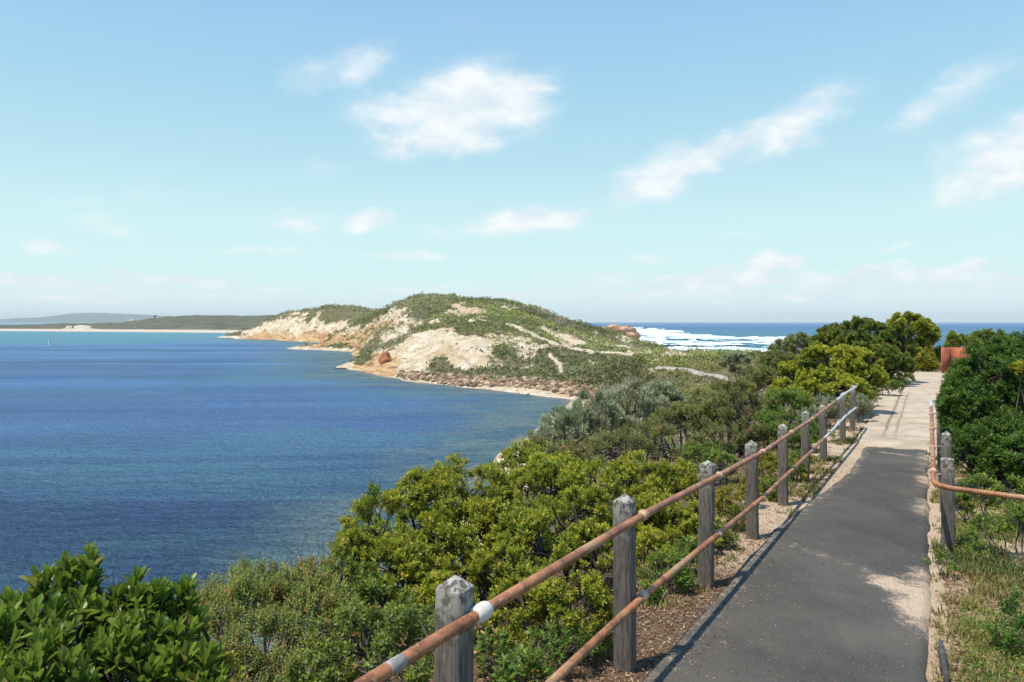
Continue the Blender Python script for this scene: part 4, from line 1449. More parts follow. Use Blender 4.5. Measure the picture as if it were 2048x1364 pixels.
SPECS = dict(
    broad=dict(thin=1.3, twigs=40, dens=40, nl=11, L=(0.050, 0.098), W=0.36, k=(0.50, 1.0), stem=0.13, ang=(8, 46), mat='leaf_big', odd=0.03, sub=(0.12, 0.30), nsub=30, young=0.6, up=1.2),
    yellow=dict(twigs=45, dens=600, nl=12, L=(0.017, 0.039), W=0.44, k=(0.7, 1.0), stem=0.055, ang=(15, 75), mat='leaf_yellow', odd=0.04, sub=(0.18, 0.38), nsub=36, young=1.0),
    green=dict(dens=300, nl=10, L=(0.04, 0.06), W=0.36, k=(0.8, 0.9), stem=0.09, ang=(25, 75), mat='leaf_green', odd=0.02, sub=(0.22, 0.42), nsub=28, young=0.6),
    olive=dict(dens=800, nl=12, L=(0.017, 0.028), W=0.34, k=(0.9, 0.8), stem=0.13, ang=(25, 70), mat='leaf_olive', odd=0.03, sub=(0.22, 0.42), nsub=30, young=0.6, up=0.9),
    silver=dict(twigs=40, dens=120, nl=13, L=(0.07, 0.11), W=0.22, k=(0.9, 0.8), stem=0.18, ang=(15, 50), mat='leaf_silver', odd=0.04, sub=(0.20, 0.40), nsub=30, young=0.7, up=0.9),
    pale=dict(dens=520, nl=9, L=(0.018, 0.032), W=0.45, k=(0.9, 0.9), stem=0.07, ang=(30, 80), mat='leaf_green', odd=0.06, sub=(0.22, 0.42), nsub=26, young=0.9),
    grey=dict(twigs=60, dens=150, nl=12, L=(0.06, 0.10), W=0.24, k=(0.9, 0.8), stem=0.16, ang=(20, 70), mat='leaf_grey', odd=0.08, sub=(0.18, 0.38), nsub=30, young=0.6),
    dark=dict(dens=330, nl=10, L=(0.040, 0.068), W=0.36, k=(0.85, 0.9), stem=0.09, ang=(25, 75), mat='leaf_dark', odd=0.01, sub=(0.16, 0.34), nsub=44, young=0.55),
    tree=dict(twigs=50, dens=165, nl=11, L=(0.055, 0.105), W=0.42, k=(0.75, 1.0), stem=0.13, ang=(20, 75), mat='leaf_yellow', odd=0.03, sub=(0.14, 0.27), nsub=38, young=1.0),
    far=dict(dens=34, nl=10, L=(0.14, 0.24), W=0.42, k=(0.8, 0.9), stem=0.28, ang=(25, 80), mat='leaf_grey', odd=0.05, sub=(0.22, 0.42), nsub=24, young=0.6),
)


def plant(name, label, cat, lumps, spec, seed, group=None, base=None, kind='shrub', trunk_r=0.03, n_trunk=3, bark='bark', over=None):
    """lumps: (px, py, distance, half width, half height[, depth factor]) read off the place; the plant stands on the ground below them"""
    sp_ = dict(SPECS[spec])
    if over:
        sp_.update(over)
    rs = np.random.default_rng(seed)
    Lw = []
    for q in lumps:
        px, py, d, rx, ry = q[:5]
        dz = q[5] if len(q) > 5 else 0.9
        Lw.append(((px - CX) / F * d, d, H - (py - CY) / F * d, rx / F * d, rx / F * d * dz, ry / F * d))
    Lw = np.array(Lw)
    if base is None:
        wgt = Lw[:, 3] ** 2
        bx, by = (Lw[:, 0] * wgt).sum() / wgt.sum(), (Lw[:, 1] * wgt).sum() / wgt.sum()
    else:
        bx, by = base
    bz = float(z_ground(np.array(bx), np.array(by)))
    root = empty(name, (bx, by, bz), label, cat, group)
    c0 = Lw[:, :3] - np.array([bx, by, bz])
    rad = Lw[:, 3:6]
    # sub-clusters
    SC_, SR_, SD_, LI_ = [], [], [], []
    for li, (c, r) in enumerate(zip(c0, rad)):
        n = max(4, int(sp_['nsub'] * min(1.0, (r.mean() / rad.mean(1).max()) ** sp_.get('thin', 0.15))))
        k = 0
        while k < n:
            dv = rs.normal(size=3)
            dv /= np.linalg.norm(dv)
            if dv[2] < -0.45:
                continue
            SC_.append(c + dv * r * rs.uniform(0.62, 0.86))
            SR_.append(r.mean() * rs.uniform(*sp_['sub']))
            SD_.append(dv)
            LI_.append(li)
            k += 1
    SC_, SR_, SD_, LI_ = map(np.array, (SC_, SR_, SD_, LI_))
    area = 4 * np.pi * SR_ ** 2
    area_l = np.array([4 * np.pi * (r.prod()) ** (2 / 3) for r in rad])
    ns = np.maximum(2, (area_l.sum() * sp_['dens'] * 0.75 * area / area.sum())).astype(int)
    idx = np.repeat(np.arange(len(SC_)), ns)
    N = len(idx)
    dv = norm(rs.normal(size=(N, 3)) + 0.75 * SD_[idx] + np.array([0, 0, 0.45]))
    tip = SC_[idx] + dv * SR_[idx][:, None] * rs.uniform(0.55, 1.1, (N, 1)) * np.array([1, 1, 0.9])
    gz = z_near(tip[:, 0] + bx, tip[:, 1] + by) if Lw[:, 1].max() < 45 else np.full(N, bz)
    ok = tip[:, 2] + bz > gz + 0.02
    tip, dv, idx = tip[ok], dv[ok], idx[ok]
    N = len(tip)
    axis = norm(dv * 0.75 + np.array([0, 0, sp_.get('up', 0.6)]) + rs.normal(size=(N, 3)) * 0.28)
    clump_y = rs.uniform(0, 1, len(SC_))[idx]
    clump_t = rs.uniform(0, 1, len(SC_))[idx]
    shoot_odd = rs.uniform(0, 1, N) < sp_['odd']
    nl = sp_['nl']
    k = np.arange(nl)
    tpos = (k + 0.5) / nl
    az = (k * 2.3999)[None] + rs.uniform(0, 6.28, (N, 1))
    a0, a1 = np.radians(sp_['ang'][0]), np.radians(sp_['ang'][1])
    ang = (a1 + (a0 - a1) * tpos)[None] + rs.normal(0, 0.14, (N, nl))
    ref = np.where(np.abs(axis[:, 2:3]) > 0.9, np.array([[1.0, 0, 0]]), np.array([[0, 0, 1.0]]))
    e1 = norm(np.cross(axis, ref)); e2 = np.cross(axis, e1)
    rad_dir = np.cos(az)[..., None] * e1[:, None] + np.sin(az)[..., None] * e2[:, None]
    ld = norm(axis[:, None] * np.cos(ang)[..., None] + rad_dir * np.sin(ang)[..., None])
    stem = sp_['stem'] * rs.uniform(0.7, 1.2, (N, 1))
    lp = tip[:, None] - axis[:, None] * (stem * (1 - tpos)[None])[..., None]
    L = rs.uniform(*sp_['L'], (N, nl)) * (0.75 + 0.35 * np.sin(np.pi * np.clip(tpos * 1.1, 0, 1)))[None]
    W = L * sp_['W'] * rs.uniform(0.85, 1.15, (N, nl))
    V, Fq = leaf_arrays(lp.reshape(-1, 3), ld.reshape(-1, 3), np.repeat(axis, nl, 0) + 1e-4, L.ravel(), W.ravel(), *sp_['k'])
    young = np.clip((tpos[None] ** 1.5) * (0.25 + 0.95 * clump_y[:, None]) * sp_['young'] * rs.uniform(0.5, 1.2, (N, nl)), 0, 1)
    tint = np.clip(0.55 * rs.uniform(0, 1, (N, nl)) + 0.45 * clump_t[:, None], 0, 1)
    odd = (shoot_odd[:, None] * rs.uniform(0.4, 1.0, (N, nl)) + (rs.uniform(0, 1, (N, nl)) < 0.012)).clip(0, 1)
    r6 = lambda a: np.repeat(a.ravel(), 6)
    mesh_obj('crown' if kind == 'tree' else 'foliage', V, Fq, M[sp_['mat']], root, {'young': r6(young), 'tint': r6(tint), 'odd': r6(odd)})
    # wood
    mb = MB()
    def limb(a, b, ra, rb, seg=6, n=6, bend=0.12):
        a = np.asarray(a, float); b = np.asarray(b, float)
        t_ = np.linspace(0, 1, n)[:, None]
        L_ = np.linalg.norm(b - a)
        mid = rs.normal(size=3) * bend * L_
        P_ = a + (b - a) * t_ + np.sin(np.pi * t_) * mid + np.sin(2 * np.pi * t_) * rs.normal(size=3) * bend * 0.4 * L_
        mb.tube(P_, np.linspace(ra, rb, n), seg, cap=False)
    for li, (c, r) in enumerate(zip(c0, rad)):
        g = float(z_ground(np.array(c[0] + bx), np.array(c[1] + by))) - bz if by < 60 else 0.0
        if kind == 'tree':
            foot = np.array([rs.normal() * 0.12, rs.normal() * 0.12, -0.15])
        else:
            foot = np.array([c[0] * 0.6 + rs.normal() * r[0] * 0.15, c[1] * 0.6 + rs.normal() * r[0] * 0.15, 0])
            foot[2] = float(z_ground(np.array(foot[0] + bx), np.array(foot[1] + by))) - bz - 0.1
        if kind != 'tree':
            limb((0, 0, -0.3), foot, trunk_r, trunk_r, 6, 4, 0.02)
        for _ in range(n_trunk):
            f2 = foot + np.array([rs.normal() * 0.06, rs.normal() * 0.06, 0])
            hub = c + rs.normal(size=3) * r * 0.2 - np.array([0, 0, r[2] * 0.35])
            limb(f2, hub, trunk_r, trunk_r * 0.55, 7, 8, 0.08)
            for j in np.where(LI_ == li)[0]:
                if rs.uniform() < 0.75 / max(1, n_trunk - 1):
                    limb(hub, SC_[j], trunk_r * 0.45, trunk_r * 0.2, 5, 5, 0.12)
    for j in range(len(SC_)):
        own = np.where(idx == j)[0]
        for q in own[:5]:
            limb(SC_[j], tip[q] - axis[q] * 0.02, trunk_r * 0.2, max(0.0015, trunk_r * 0.07), 4, 4, 0.1)
    for q in rs.choice(N, min(N, int(sp_.get('twigs', 14))), replace=False):
        limb(SC_[idx[q]], tip[q] + axis[q] * rs.uniform(0.5, 1.6) * sp_['stem'], trunk_r * 0.16, max(0.0012, trunk_r * 0.05), 4, 5, 0.12)
    mb.build('trunk' if kind == 'tree' else 'branches', M[bark], root)
    return root


def copy_plant(src, px, py, d, rz, sc, label, group=None, sink=0.1):
    x = (px - CX) / F * d
    r = src.copy(); COL.objects.link(r)
    r.location = (x, d, float(z_ground(np.array(x), np.array(d))) - sink)
    r.rotation_euler = (0, 0, rz)
    r.scale = (sc, sc, sc) if not isinstance(sc, tuple) else sc
    r['label'] = label
    if group:
        r['group'] = group
    for ch in src.children:
        c = ch.copy(); COL.objects.link(c); c.parent = r
    return r


SH = 'shrub'
# nearest, below the fence
plant('broad_leaf_shrub', 'glossy broad-leaved dark green shrub filling the bottom left corner', SH,
      [(80, 1300, 2.75, 150, 95), (280, 1305, 2.95, 120, 95), (150, 1270, 2.95, 75, 65), (-110, 1330, 2.7, 150, 110), (340, 1275, 3.1, 70, 75), (250, 1240, 3.0, 70, 70), (230, 1345, 2.8, 110, 80), (60, 1370, 2.6, 130, 80), (390, 1350, 2.9, 70, 70), (165, 1195, 3.0, 26, 36), (372, 1195, 3.1, 14, 32), (95, 1180, 3.0, 20, 40), (178, 1135, 3.0, 15, 32), (275, 1185, 3.05, 16, 34), (30, 1215, 2.9, 26, 26), (320, 1200, 3.05, 18, 30), (130, 1150, 3.0, 14, 30), (225, 1205, 3.0, 16, 32)], 'broad', 1, trunk_r=0.012, bark='bark_dark')
plant('fine_leaf_shrub', 'feathery olive green fine-leaved shrub between the broad-leaved corner shrub and the yellow-green thicket', SH,
      [(480, 1215, 4.3, 105, 100), (590, 1190, 4.4, 95, 85), (640, 1260, 4.1, 90, 110), (430, 1290, 3.9, 75, 90), (540, 1310, 3.8, 110, 90), (470, 1345, 3.6, 80, 70), (600, 1350, 3.6, 80, 60), (520, 1160, 4.5, 60, 45)], 'olive', 2, trunk_r=0.010)
plant('fine_leaf_shrub', 'small russet-tipped bushlet on top of the feathery olive shrub', SH, [(625, 1150, 4.5, 40, 42)], 'olive', 3, trunk_r=0.008, over=dict(odd=0.5, nsub=14))
plant('small_leaf_shrub', 'small-leaved green shrub low behind the nearest fence post', SH,
      [(720, 1290, 3.7, 100, 95), (830, 1290, 3.6, 90, 80), (640, 1345, 3.5, 80, 70), (770, 1350, 3.4, 110, 60)], 'pale', 4, trunk_r=0.010)
plant('green_shrub', 'dark green upright shrub between the feathery olive shrub and the nearest post', SH,
      [(690, 1180, 4.9, 56, 95), (740, 1230, 4.7, 60, 90), (800, 1260, 4.6, 60, 70)], 'green', 8, trunk_r=0.010, over=dict(L=(0.03, 0.05), dens=420))
plant('green_shrub', 'dark green shrub hugging the outer foot of the fence between the second and third posts', SH,
      [(1335, 1150, 6.15, 58, 52), (1375, 1120, 6.5, 34, 50), (1300, 1190, 5.8, 26, 36)], 'green', 9, trunk_r=0.010, over=dict(L=(0.028, 0.045), dens=380))
plant('low_shrub', 'yellow-tipped low shrub at the bottom edge right of the corner shrub', SH, [(430, 1350, 3.15, 62, 42)], 'yellow', 5, trunk_r=0.008, over=dict(odd=0.15))
plant('low_shrub', 'small dark leafy seedling shrub at the bottom edge right of the nearest post', SH, [(1050, 1345, 3.75, 60, 42)], 'green', 6, trunk_r=0.006, over=dict(dens=140, L=(0.035, 0.06)))
plant('twiggy_shrub', 'dark twiggy low shrub in the shade between the first and second posts', SH,
      [(1000, 1310, 4.35, 62, 52), (1120, 1290, 4.5, 66, 50), (1190, 1275, 4.75, 36, 40)], 'green', 7, trunk_r=0.008, over=dict(dens=170, L=(0.03, 0.05), odd=0.12, young=0.4))
# the yellow-green thicket
Y = 'yellow-green shrubs crowded below the fence'
plant('yellow_green_shrub', 'yellow-green shrub at the left end of the thicket, against the deep blue water', SH,
      [(760, 1080, 5.7, 85, 100), (850, 1000, 6.2, 85, 60), (700, 1130, 5.3, 48, 80), (800, 1160, 5.3, 90, 100), (770, 1230, 4.9, 80, 80), (850, 1090, 6, 80, 80)], 'yellow', 10, Y, trunk_r=0.020, bark='bark_dark')
plant('yellow_green_shrub', 'tall rounded yellow-green shrub in the middle of the thicket', SH,
      [(935, 990, 6.9, 90, 72), (960, 1090, 6.2, 100, 95), (890, 1130, 5.7, 85, 100), (890, 1220, 5.0, 80, 80), (1000, 1170, 5.4, 80, 80), (1010, 1040, 6.8, 70, 60)], 'yellow', 11, Y, trunk_r=0.022, bark='bark_dark')
plant('yellow_green_shrub', 'bright yellow-green shrub directly left of the second fence post', SH,
      [(1090, 985, 7.4, 105, 68), (1150, 1060, 6.4, 90, 90), (1060, 1110, 5.9, 90, 90), (1180, 970, 7.6, 70, 50), (1190, 1120, 6.0, 60, 80), (1110, 940, 7.8, 60, 34)], 'yellow', 12, Y, trunk_r=0.022, bark='bark_dark')
plant('yellow_green_shrub', 'yellow-tipped shrub behind the rail between the second and third posts', SH,
      [(1280, 965, 8.4, 75, 58), (1360, 975, 8.8, 65, 50), (1310, 1060, 7.6, 85, 75), (1395, 1070, 7.4, 50, 65), (1320, 1130, 6.8, 75, 70), (1290, 1030, 7.8, 70, 60)], 'yellow', 13, Y, trunk_r=0.020, bark='bark_dark', over=dict(odd=0.07))
plant('yellow_green_shrub', 'low bright shrub hanging under the top rail left of the second post', SH,
      [(1150, 1210, 4.75, 85, 68), (1060, 1200, 5.0, 80, 62), (990, 1260, 4.7, 70, 50)], 'yellow', 14, Y, trunk_r=0.012, bark='bark_dark')
plant('yellow_green_shrub', 'small brightest green shrub at the water end of the grey thicket', SH, [(1045, 915, 9.2, 45, 36), (1010, 950, 8.8, 40, 34)], 'yellow', 15, Y, trunk_r=0.012, over=dict(odd=0.06))
plant('sprig', 'lone upright green sprig standing above the left end of the thicket', 'sprig', [(747, 985, 5.6, 11, 20)], 'green', 16, trunk_r=0.005, n_trunk=1, over=dict(nsub=6, L=(0.03, 0.05), dens=260), base=((747 - CX) / F * 5.6, 5.6))
plant('yellow_green_shrub', 'small yellowing shrub behind the fourth and fifth fence posts', SH, [(1535, 945, 10.3, 38, 42), (1500, 985, 9.4, 26, 36)], 'yellow', 17, Y, trunk_r=0.010, over=dict(odd=0.2))
plant('yellow_green_shrub', 'low yellow-brown shrub at the foot of the third and fourth posts', SH, [(1455, 1015, 8.4, 30, 48)], 'yellow', 18, Y, trunk_r=0.010, over=dict(odd=0.3))
plant('green_shrub', 'low leafy green shrub crowding the outer foot of the fifth and sixth posts', SH, [(1545, 985, 9.9, 30, 34), (1585, 950, 11.2, 26, 32), (1600, 925, 12, 24, 28)], 'green', 19, trunk_r=0.010, over=dict(odd=0.06))
plant('green_shrub', 'low brown-flecked shrub crowding the outer foot of the fourth post', SH, [(1470, 1050, 8.2, 24, 40), (1440, 1085, 7.5, 34, 46)], 'green', 33, trunk_r=0.010, over=dict(odd=0.14, L=(0.03, 0.05)))
# the slope beyond: silver and grey shrubs
G = 'grey and silver shrubs on the slope above the cove'
s1 = plant('silver_shrub', 'silver-leaved shrub nearest the water on the slope above the cove', SH, [(1130, 860, 15.5, 55, 50), (1180, 830, 16.5, 60, 48), (1085, 880, 15, 30, 30)], 'silver', 20, G, trunk_r=0.03)
s2 = plant('silver_shrub', 'brightest silver shrub whose plumes stand up below the rock seawall', SH, [(1265, 815, 19, 75, 52), (1215, 845, 17.5, 60, 48), (1320, 800, 20, 50, 40)], 'silver', 21, G, trunk_r=0.035, over=dict(young=1.1))
s3 = plant('grey_green_shrub', 'soft grey-green shrub below the paved track across the neck of land', SH, [(1380, 820, 19.5, 80, 50), (1435, 845, 18, 60, 50), (1350, 850, 17.5, 60, 42)], 'grey', 22, G, trunk_r=0.035, over=dict(young=0.8))
plant('grey_green_shrub', 'dark twiggy thicket behind the third fence post', SH, [(1330, 890, 13.5, 90, 48), (1230, 905, 12.5, 75, 38), (1420, 890, 13, 50, 50)], 'grey', 23, G, trunk_r=0.03, over=dict(dens=75, odd=0.12))
plant('grey_green_shrub', 'dark brown-tinged thicket under the silver shrub nearest the water', SH, [(1130, 915, 11.5, 75, 32), (1080, 905, 12, 40, 32)], 'grey', 24, G, trunk_r=0.025, over=dict(odd=0.25))
plant('grey_green_shrub', 'upright grey-green shrub with a dark leaning stem behind the fourth post', SH, [(1475, 830, 17, 48, 60), (1500, 880, 14.5, 40, 42), (1450, 790, 20, 36, 32)], 'grey', 25, G, trunk_r=0.05, bark='bark_dark', over=dict(dens=70))
plant('silver_shrub', 'small silver shrub behind the rails just short of the last posts', SH, [(1655, 815, 18.6, 32, 26), (1620, 835, 17, 26, 24)], 'silver', 26, G, trunk_r=0.014)
plant('silver_shrub', 'small silver shrub beyond the last fence post', SH, [(1722, 812, 19.6, 26, 26)], 'silver', 27, G, trunk_r=0.012)
plant('green_shrub', 'leafy mid-green shrub behind the fifth and sixth fence posts', SH, [(1575, 830, 18, 62, 48), (1540, 870, 15, 46, 46), (1610, 870, 14.5, 34, 34)], 'green', 28, G, trunk_r=0.03)
plant('green_shrub', 'low mid-green shrub between the thicket and the leaning grey shrub', SH, [(1440, 930, 11, 40, 30), (1400, 910, 11.8, 40, 28)], 'green', 29, G, trunk_r=0.02)
plant('grey_green_shrub', 'grey shrub on the slope left of the bright rounded tree', SH, [(1510, 765, 33, 46, 34), (1555, 735, 38, 42, 30), (1480, 790, 28, 36, 30)], 'grey', 30, G, trunk_r=0.05, over=dict(dens=45, L=(0.12, 0.2)))
plant('grey_green_shrub', 'grey-leaved shrub on the skyline at the left foot of the dark tree', SH, [(1600, 690, 46, 34, 22), (1565, 700, 48, 26, 18)], 'grey', 31, G, trunk_r=0.05, over=dict(dens=40, L=(0.14, 0.22)))
# trees by the path
plant('coastal_tree', 'low rounded bright yellow-green tree beside the far end of the left fence', 'tree',
      [(1655, 735, 22, 80, 48), (1715, 745, 21.5, 62, 50), (1600, 760, 22.5, 52, 45), (1575, 785, 22, 40, 28), (1660, 780, 21, 80, 36)], 'tree', 40, kind='tree', trunk_r=0.07, n_trunk=2, bark='bark_dark')
plant('coastal_tree', 'larger dark-bellied tree on the skyline left of the path end', 'tree',
      [(1720, 675, 33, 62, 44), (1665, 680, 34, 42, 34), (1790, 690, 33, 44, 48), (1745, 715, 31.5, 60, 40), (1800, 730, 32, 30, 34)], 'tree', 41, kind='tree', trunk_r=0.10, n_trunk=2, bark='bark_dark', over=dict(mat='leaf_green', dens=110, young=0.7, L=(0.08, 0.13)))
plant('coastal_tree', 'farthest tree on the skyline with rust-tinged top beside the ocean horizon', 'tree',
      [(1822, 655, 45, 46, 30), (1795, 660, 46, 30, 24), (1856, 672, 45, 22, 28), (1835, 700, 45, 36, 26)], 'tree', 42, kind='tree', trunk_r=0.11, n_trunk=2, bark='bark', over=dict(dens=48, odd=0.10, L=(0.14, 0.22)))
plant('green_shrub', 'bushy shrub left of the rust orange screen', SH, [(1848, 728, 43, 26, 24), (1872, 712, 45, 22, 18)], 'far', 43, trunk_r=0.04, over=dict(mat='leaf_yellow', young=0.5, dens=40))
plant('green_shrub', 'low spreading shrub on the skyline above the rust orange screen', SH, [(1925, 690, 50, 36, 16), (1975, 680, 52, 36, 16)], 'far', 44, trunk_r=0.04, over=dict(mat='leaf_green', dens=40))
plant('sprig', 'spiky little bush poking above the rust orange screen against the sea', 'sprig', [(1905, 672, 49, 9, 12), (1908, 684, 49, 14, 8)], 'far', 45, trunk_r=0.03, over=dict(mat='leaf_yellow', nsub=8, dens=60))
plant('green_shrub', 'low shrub with dry grass at the left verge of the sandy path', SH, [(1770, 775, 27, 34, 16), (1800, 758, 31, 26, 14), (1735, 790, 23.5, 26, 20)], 'green', 46, trunk_r=0.02, over=dict(dens=110, L=(0.07, 0.11)))
# right of the path
plant('dense_shrub', 'tall dense deep green shrub leaning over the right-hand fence', SH,
      [(1975, 800, 11.3, 85, 110), (1935, 850, 10.6, 52, 90), (2075, 770, 12, 110, 115), (1995, 720, 12.2, 52, 50), (1925, 770, 11.6, 34, 52), (2100, 900, 10.5, 120, 110), (2010, 900, 10.2, 90, 70), (2180, 740, 12, 140, 130), (1945, 905, 10.0, 52, 62), (2030, 925, 9.8, 85, 55), (1925, 830, 10.6, 44, 70), (1935, 800, 11, 50, 70)],
      'dark', 50, trunk_r=0.045, n_trunk=2, bark='bark_dark')
plant('yellow_green_shrub', 'small yellow-green shoot cluster on the tall dense shrub', SH, [(2042, 742, 10.6, 20, 18)], 'yellow', 51, trunk_r=0.012, over=dict(nsub=10, L=(0.06, 0.09), dens=160))  # separate cluster with its own yellow-green leaf colour
plant('green_shrub', 'bright green low shrub behind the bent rail', SH, [(1965, 985, 8.6, 48, 36), (2030, 990, 8.4, 46, 34), (1925, 1010, 8.6, 22, 28)], 'green', 52, trunk_r=0.012, over=dict(L=(0.035, 0.055), dens=260, young=0.8))
plant('green_shrub', 'dark low shrub dotted with pale leaves below the bent rail', SH, [(1985, 1060, 7.3, 48, 34), (2050, 1050, 7.2, 46, 44)], 'pale', 53, trunk_r=0.010, over=dict(mat='leaf_green', odd=0.03))
plant('low_shrub', 'low dark green shrub at the right edge of the frame on the verge', SH, [(2035, 1285, 4.9, 62, 55), (2070, 1210, 5.3, 60, 55)], 'dark', 54, trunk_r=0.008, over=dict(L=(0.025, 0.042), dens=300, nsub=20))
plant('low_shrub', 'small green herb patch beside the corner post on the verge', SH, [(1885, 1120, 6.6, 34, 24)], 'green', 55, trunk_r=0.005, over=dict(L=(0.025, 0.04), dens=260, nsub=12))


# ------------------------------------------------------------------ uncounted cover: grass, fallen leaves, far scrub
def build_grass():
    rs = np.random.default_rng(9)
    P0 = []
    def scatter(n, s0, s1, p0, p1, thr, seed):
        s = rs.uniform(s0, s1, n); p = rs.uniform(p0, p1, n)
        x, y = xy(s, p)
        m = fbm(x * 1.6, y * 1.6, 3, seed) + rs.normal(0, 0.22, n) > thr
        P0.append(np.c_[x, y, np.full(n, 0.0)][m])
    scatter(9000, -1.5, 6.8, 1.85, 4.8, 0.02, 120)      # right verge
    scatter(900, 1.5, 3.9, 1.9, 2.6, -0.25, 121)
    scatter(2600, 0.5, 12, 1.66, 2.3, 0.0, 122)
    scatter(4200, 5.0, 16, -1.1, 0.25, -0.02, 123)       # among the left posts
    scatter(600, -2, 4, -0.7, 0.05, 0.25, 124)
    scatter(1100, 14, 36, -1.0, 0.25, 0.05, 125)
    tuft = np.concatenate(P0)
    nb = 9
    base = np.repeat(tuft, nb, 0)
    n = len(base)
    base[:, :2] += rs.normal(0, 0.022, (n, 2))
    base[:, 2] = z_ground(base[:, 0], base[:, 1]) - 0.01
    h = rs.uniform(0.03, 0.105, n) * np.repeat(rs.uniform(0.5, 1.25, len(tuft)), nb)
    a = rs.uniform(0, 6.28, n)
    lean = rs.uniform(0.1, 1.0, n)
    d = norm(np.c_[np.cos(a) * lean, np.sin(a) * lean, np.ones(n)])
    side = norm(np.c_[-np.sin(a), np.cos(a), np.zeros(n)]) * 0.0035 * (1 + base[:, 1:2] * 0.08)
    mid = base + d * h[:, None] * 0.55
    tip = base + d * h[:, None] + np.c_[np.cos(a), np.sin(a), -0.6 * np.ones(n)] * (h * lean * 0.35)[:, None]
    V = np.stack([base - side, base + side, mid + side * 0.8, tip, mid - side * 0.8], 1).reshape(-1, 3)
    i = np.arange(n)[:, None] * 5
    tuft_dry = np.repeat(np.clip(0.5 + 0.9 * fbm(tuft[:, 0] * 1.1, tuft[:, 1] * 1.1, 2, 130) + rs.normal(0, 0.25, len(tuft)), 0, 1), nb)
    young = np.clip(tuft_dry * rs.uniform(0.4, 1.1, n), 0, 1)
    r5 = lambda q: np.repeat(q, 5)
    o = mesh_obj('grass', V, [i + np.array([[0, 1, 2, 4]]), i + np.array([[4, 2, 3]])], M['grass'],
                 attrs={'young': r5(young), 'tint': r5(rs.uniform(0, 1, n)), 'odd': r5((rs.uniform(0, 1, n) < 0.1) * 0.8)})
    tag(o, 'patchy green and straw-coloured grass on the verges of the path', 'grass', kind='stuff')
    # small-leaved herbs creeping through the grass
    s = rs.uniform(-1.5, 6.8, 10000); p = rs.uniform(1.8, 4.8, 10000)
    x, y = xy(s, p)
    m = fbm(x * 1.3, y * 1.3, 3, 140) + rs.normal(0, 0.15, len(x)) > 0.05
    c = np.c_[x, y, z_ground(x, y)][m]
    k = 12
    b = np.repeat(c, k, 0)
    n = len(b)
    b += np.c_[rs.normal(0, 0.03, (n, 2)), rs.uniform(0.0, 0.07, n)]
    d = norm(rs.normal(size=(n, 3)) + np.array([0, 0, 0.5]))
    V, Fq = leaf_arrays(b, d, norm(rs.normal(size=(n, 3)) * 0.5 + np.array([0, 0, 1])), rs.uniform(0.012, 0.028, n), rs.uniform(0.006, 0.012, n), 0.9, 0.9)
    r6 = lambda q: np.repeat(q, 6)
    o = mesh_obj('herbs', V, Fq, M['leaf_green'], attrs={'young': r6(rs.uniform(0, 0.5, n)), 'tint': r6(rs.uniform(0, 1, n)), 'odd': r6((rs.uniform(0, 1, n) < 0.06) * 1.0)})
    tag(o, 'low green herbs creeping over the sandy right verge', 'herbs', kind='stuff')


def build_litter():
    rs = np.random.default_rng(19)
    n = 26000
    s = rs.uniform(-2.5, 10, n)
    s = np.where(rs.uniform(0, 1, n) < 0.6, rs.uniform(-2.5, 4, n), s)
    p = np.where(rs.uniform(0, 1, n) < 0.55, rs.normal(-0.15, 0.42, n), 1.75 + np.abs(rs.normal(0, 0.35, n)))
    sel = rs.uniform(0, 1, n) < 0.09
    p = np.where(sel, rs.uniform(0.1, 1.7, n), p)
    x, y = xy(s, p)
    on = (p > path_left(s)) & (p < 1.62) & (s < S_END)
    keep = ~on | (rs.uniform(0, 1, n) < np.where((p < 0.45) | (p > 1.35), 0.5, 0.2))
    x, y, s, p, on = x[keep], y[keep], s[keep], p[keep], on[keep]
    n = len(x)
    z = np.where(on, zpath(s) + 0.042, z_ground(x, y) + 0.012)
    a = rs.uniform(0, 6.28, n)
    d = norm(np.c_[np.cos(a), np.sin(a), rs.normal(0, 0.15, n)])
    sc = np.where(on, 0.6, 1.0)
    V, Fq = leaf_arrays(np.c_[x, y, z], d, norm(np.c_[rs.normal(0, .3, (n, 2)), np.ones(n)]), rs.uniform(0.012, 0.04, n) * sc, rs.uniform(0.004, 0.013, n) * sc, 0.9, 0.8, 0.4, 0.2)
    r6 = lambda q: np.repeat(q, 6)
    o = mesh_obj('leaf_litter', V, Fq, M['litter'], attrs={'young': r6(rs.uniform(0, 1, n) ** 1.5), 'tint': r6(rs.uniform(0, 1, n)), 'odd': r6((rs.uniform(0, 1, n) < 0.2) * 0.9)})
    tag(o, 'fallen dry brown leaves scattered along the edges of the path', 'leaf litter', kind='stuff')


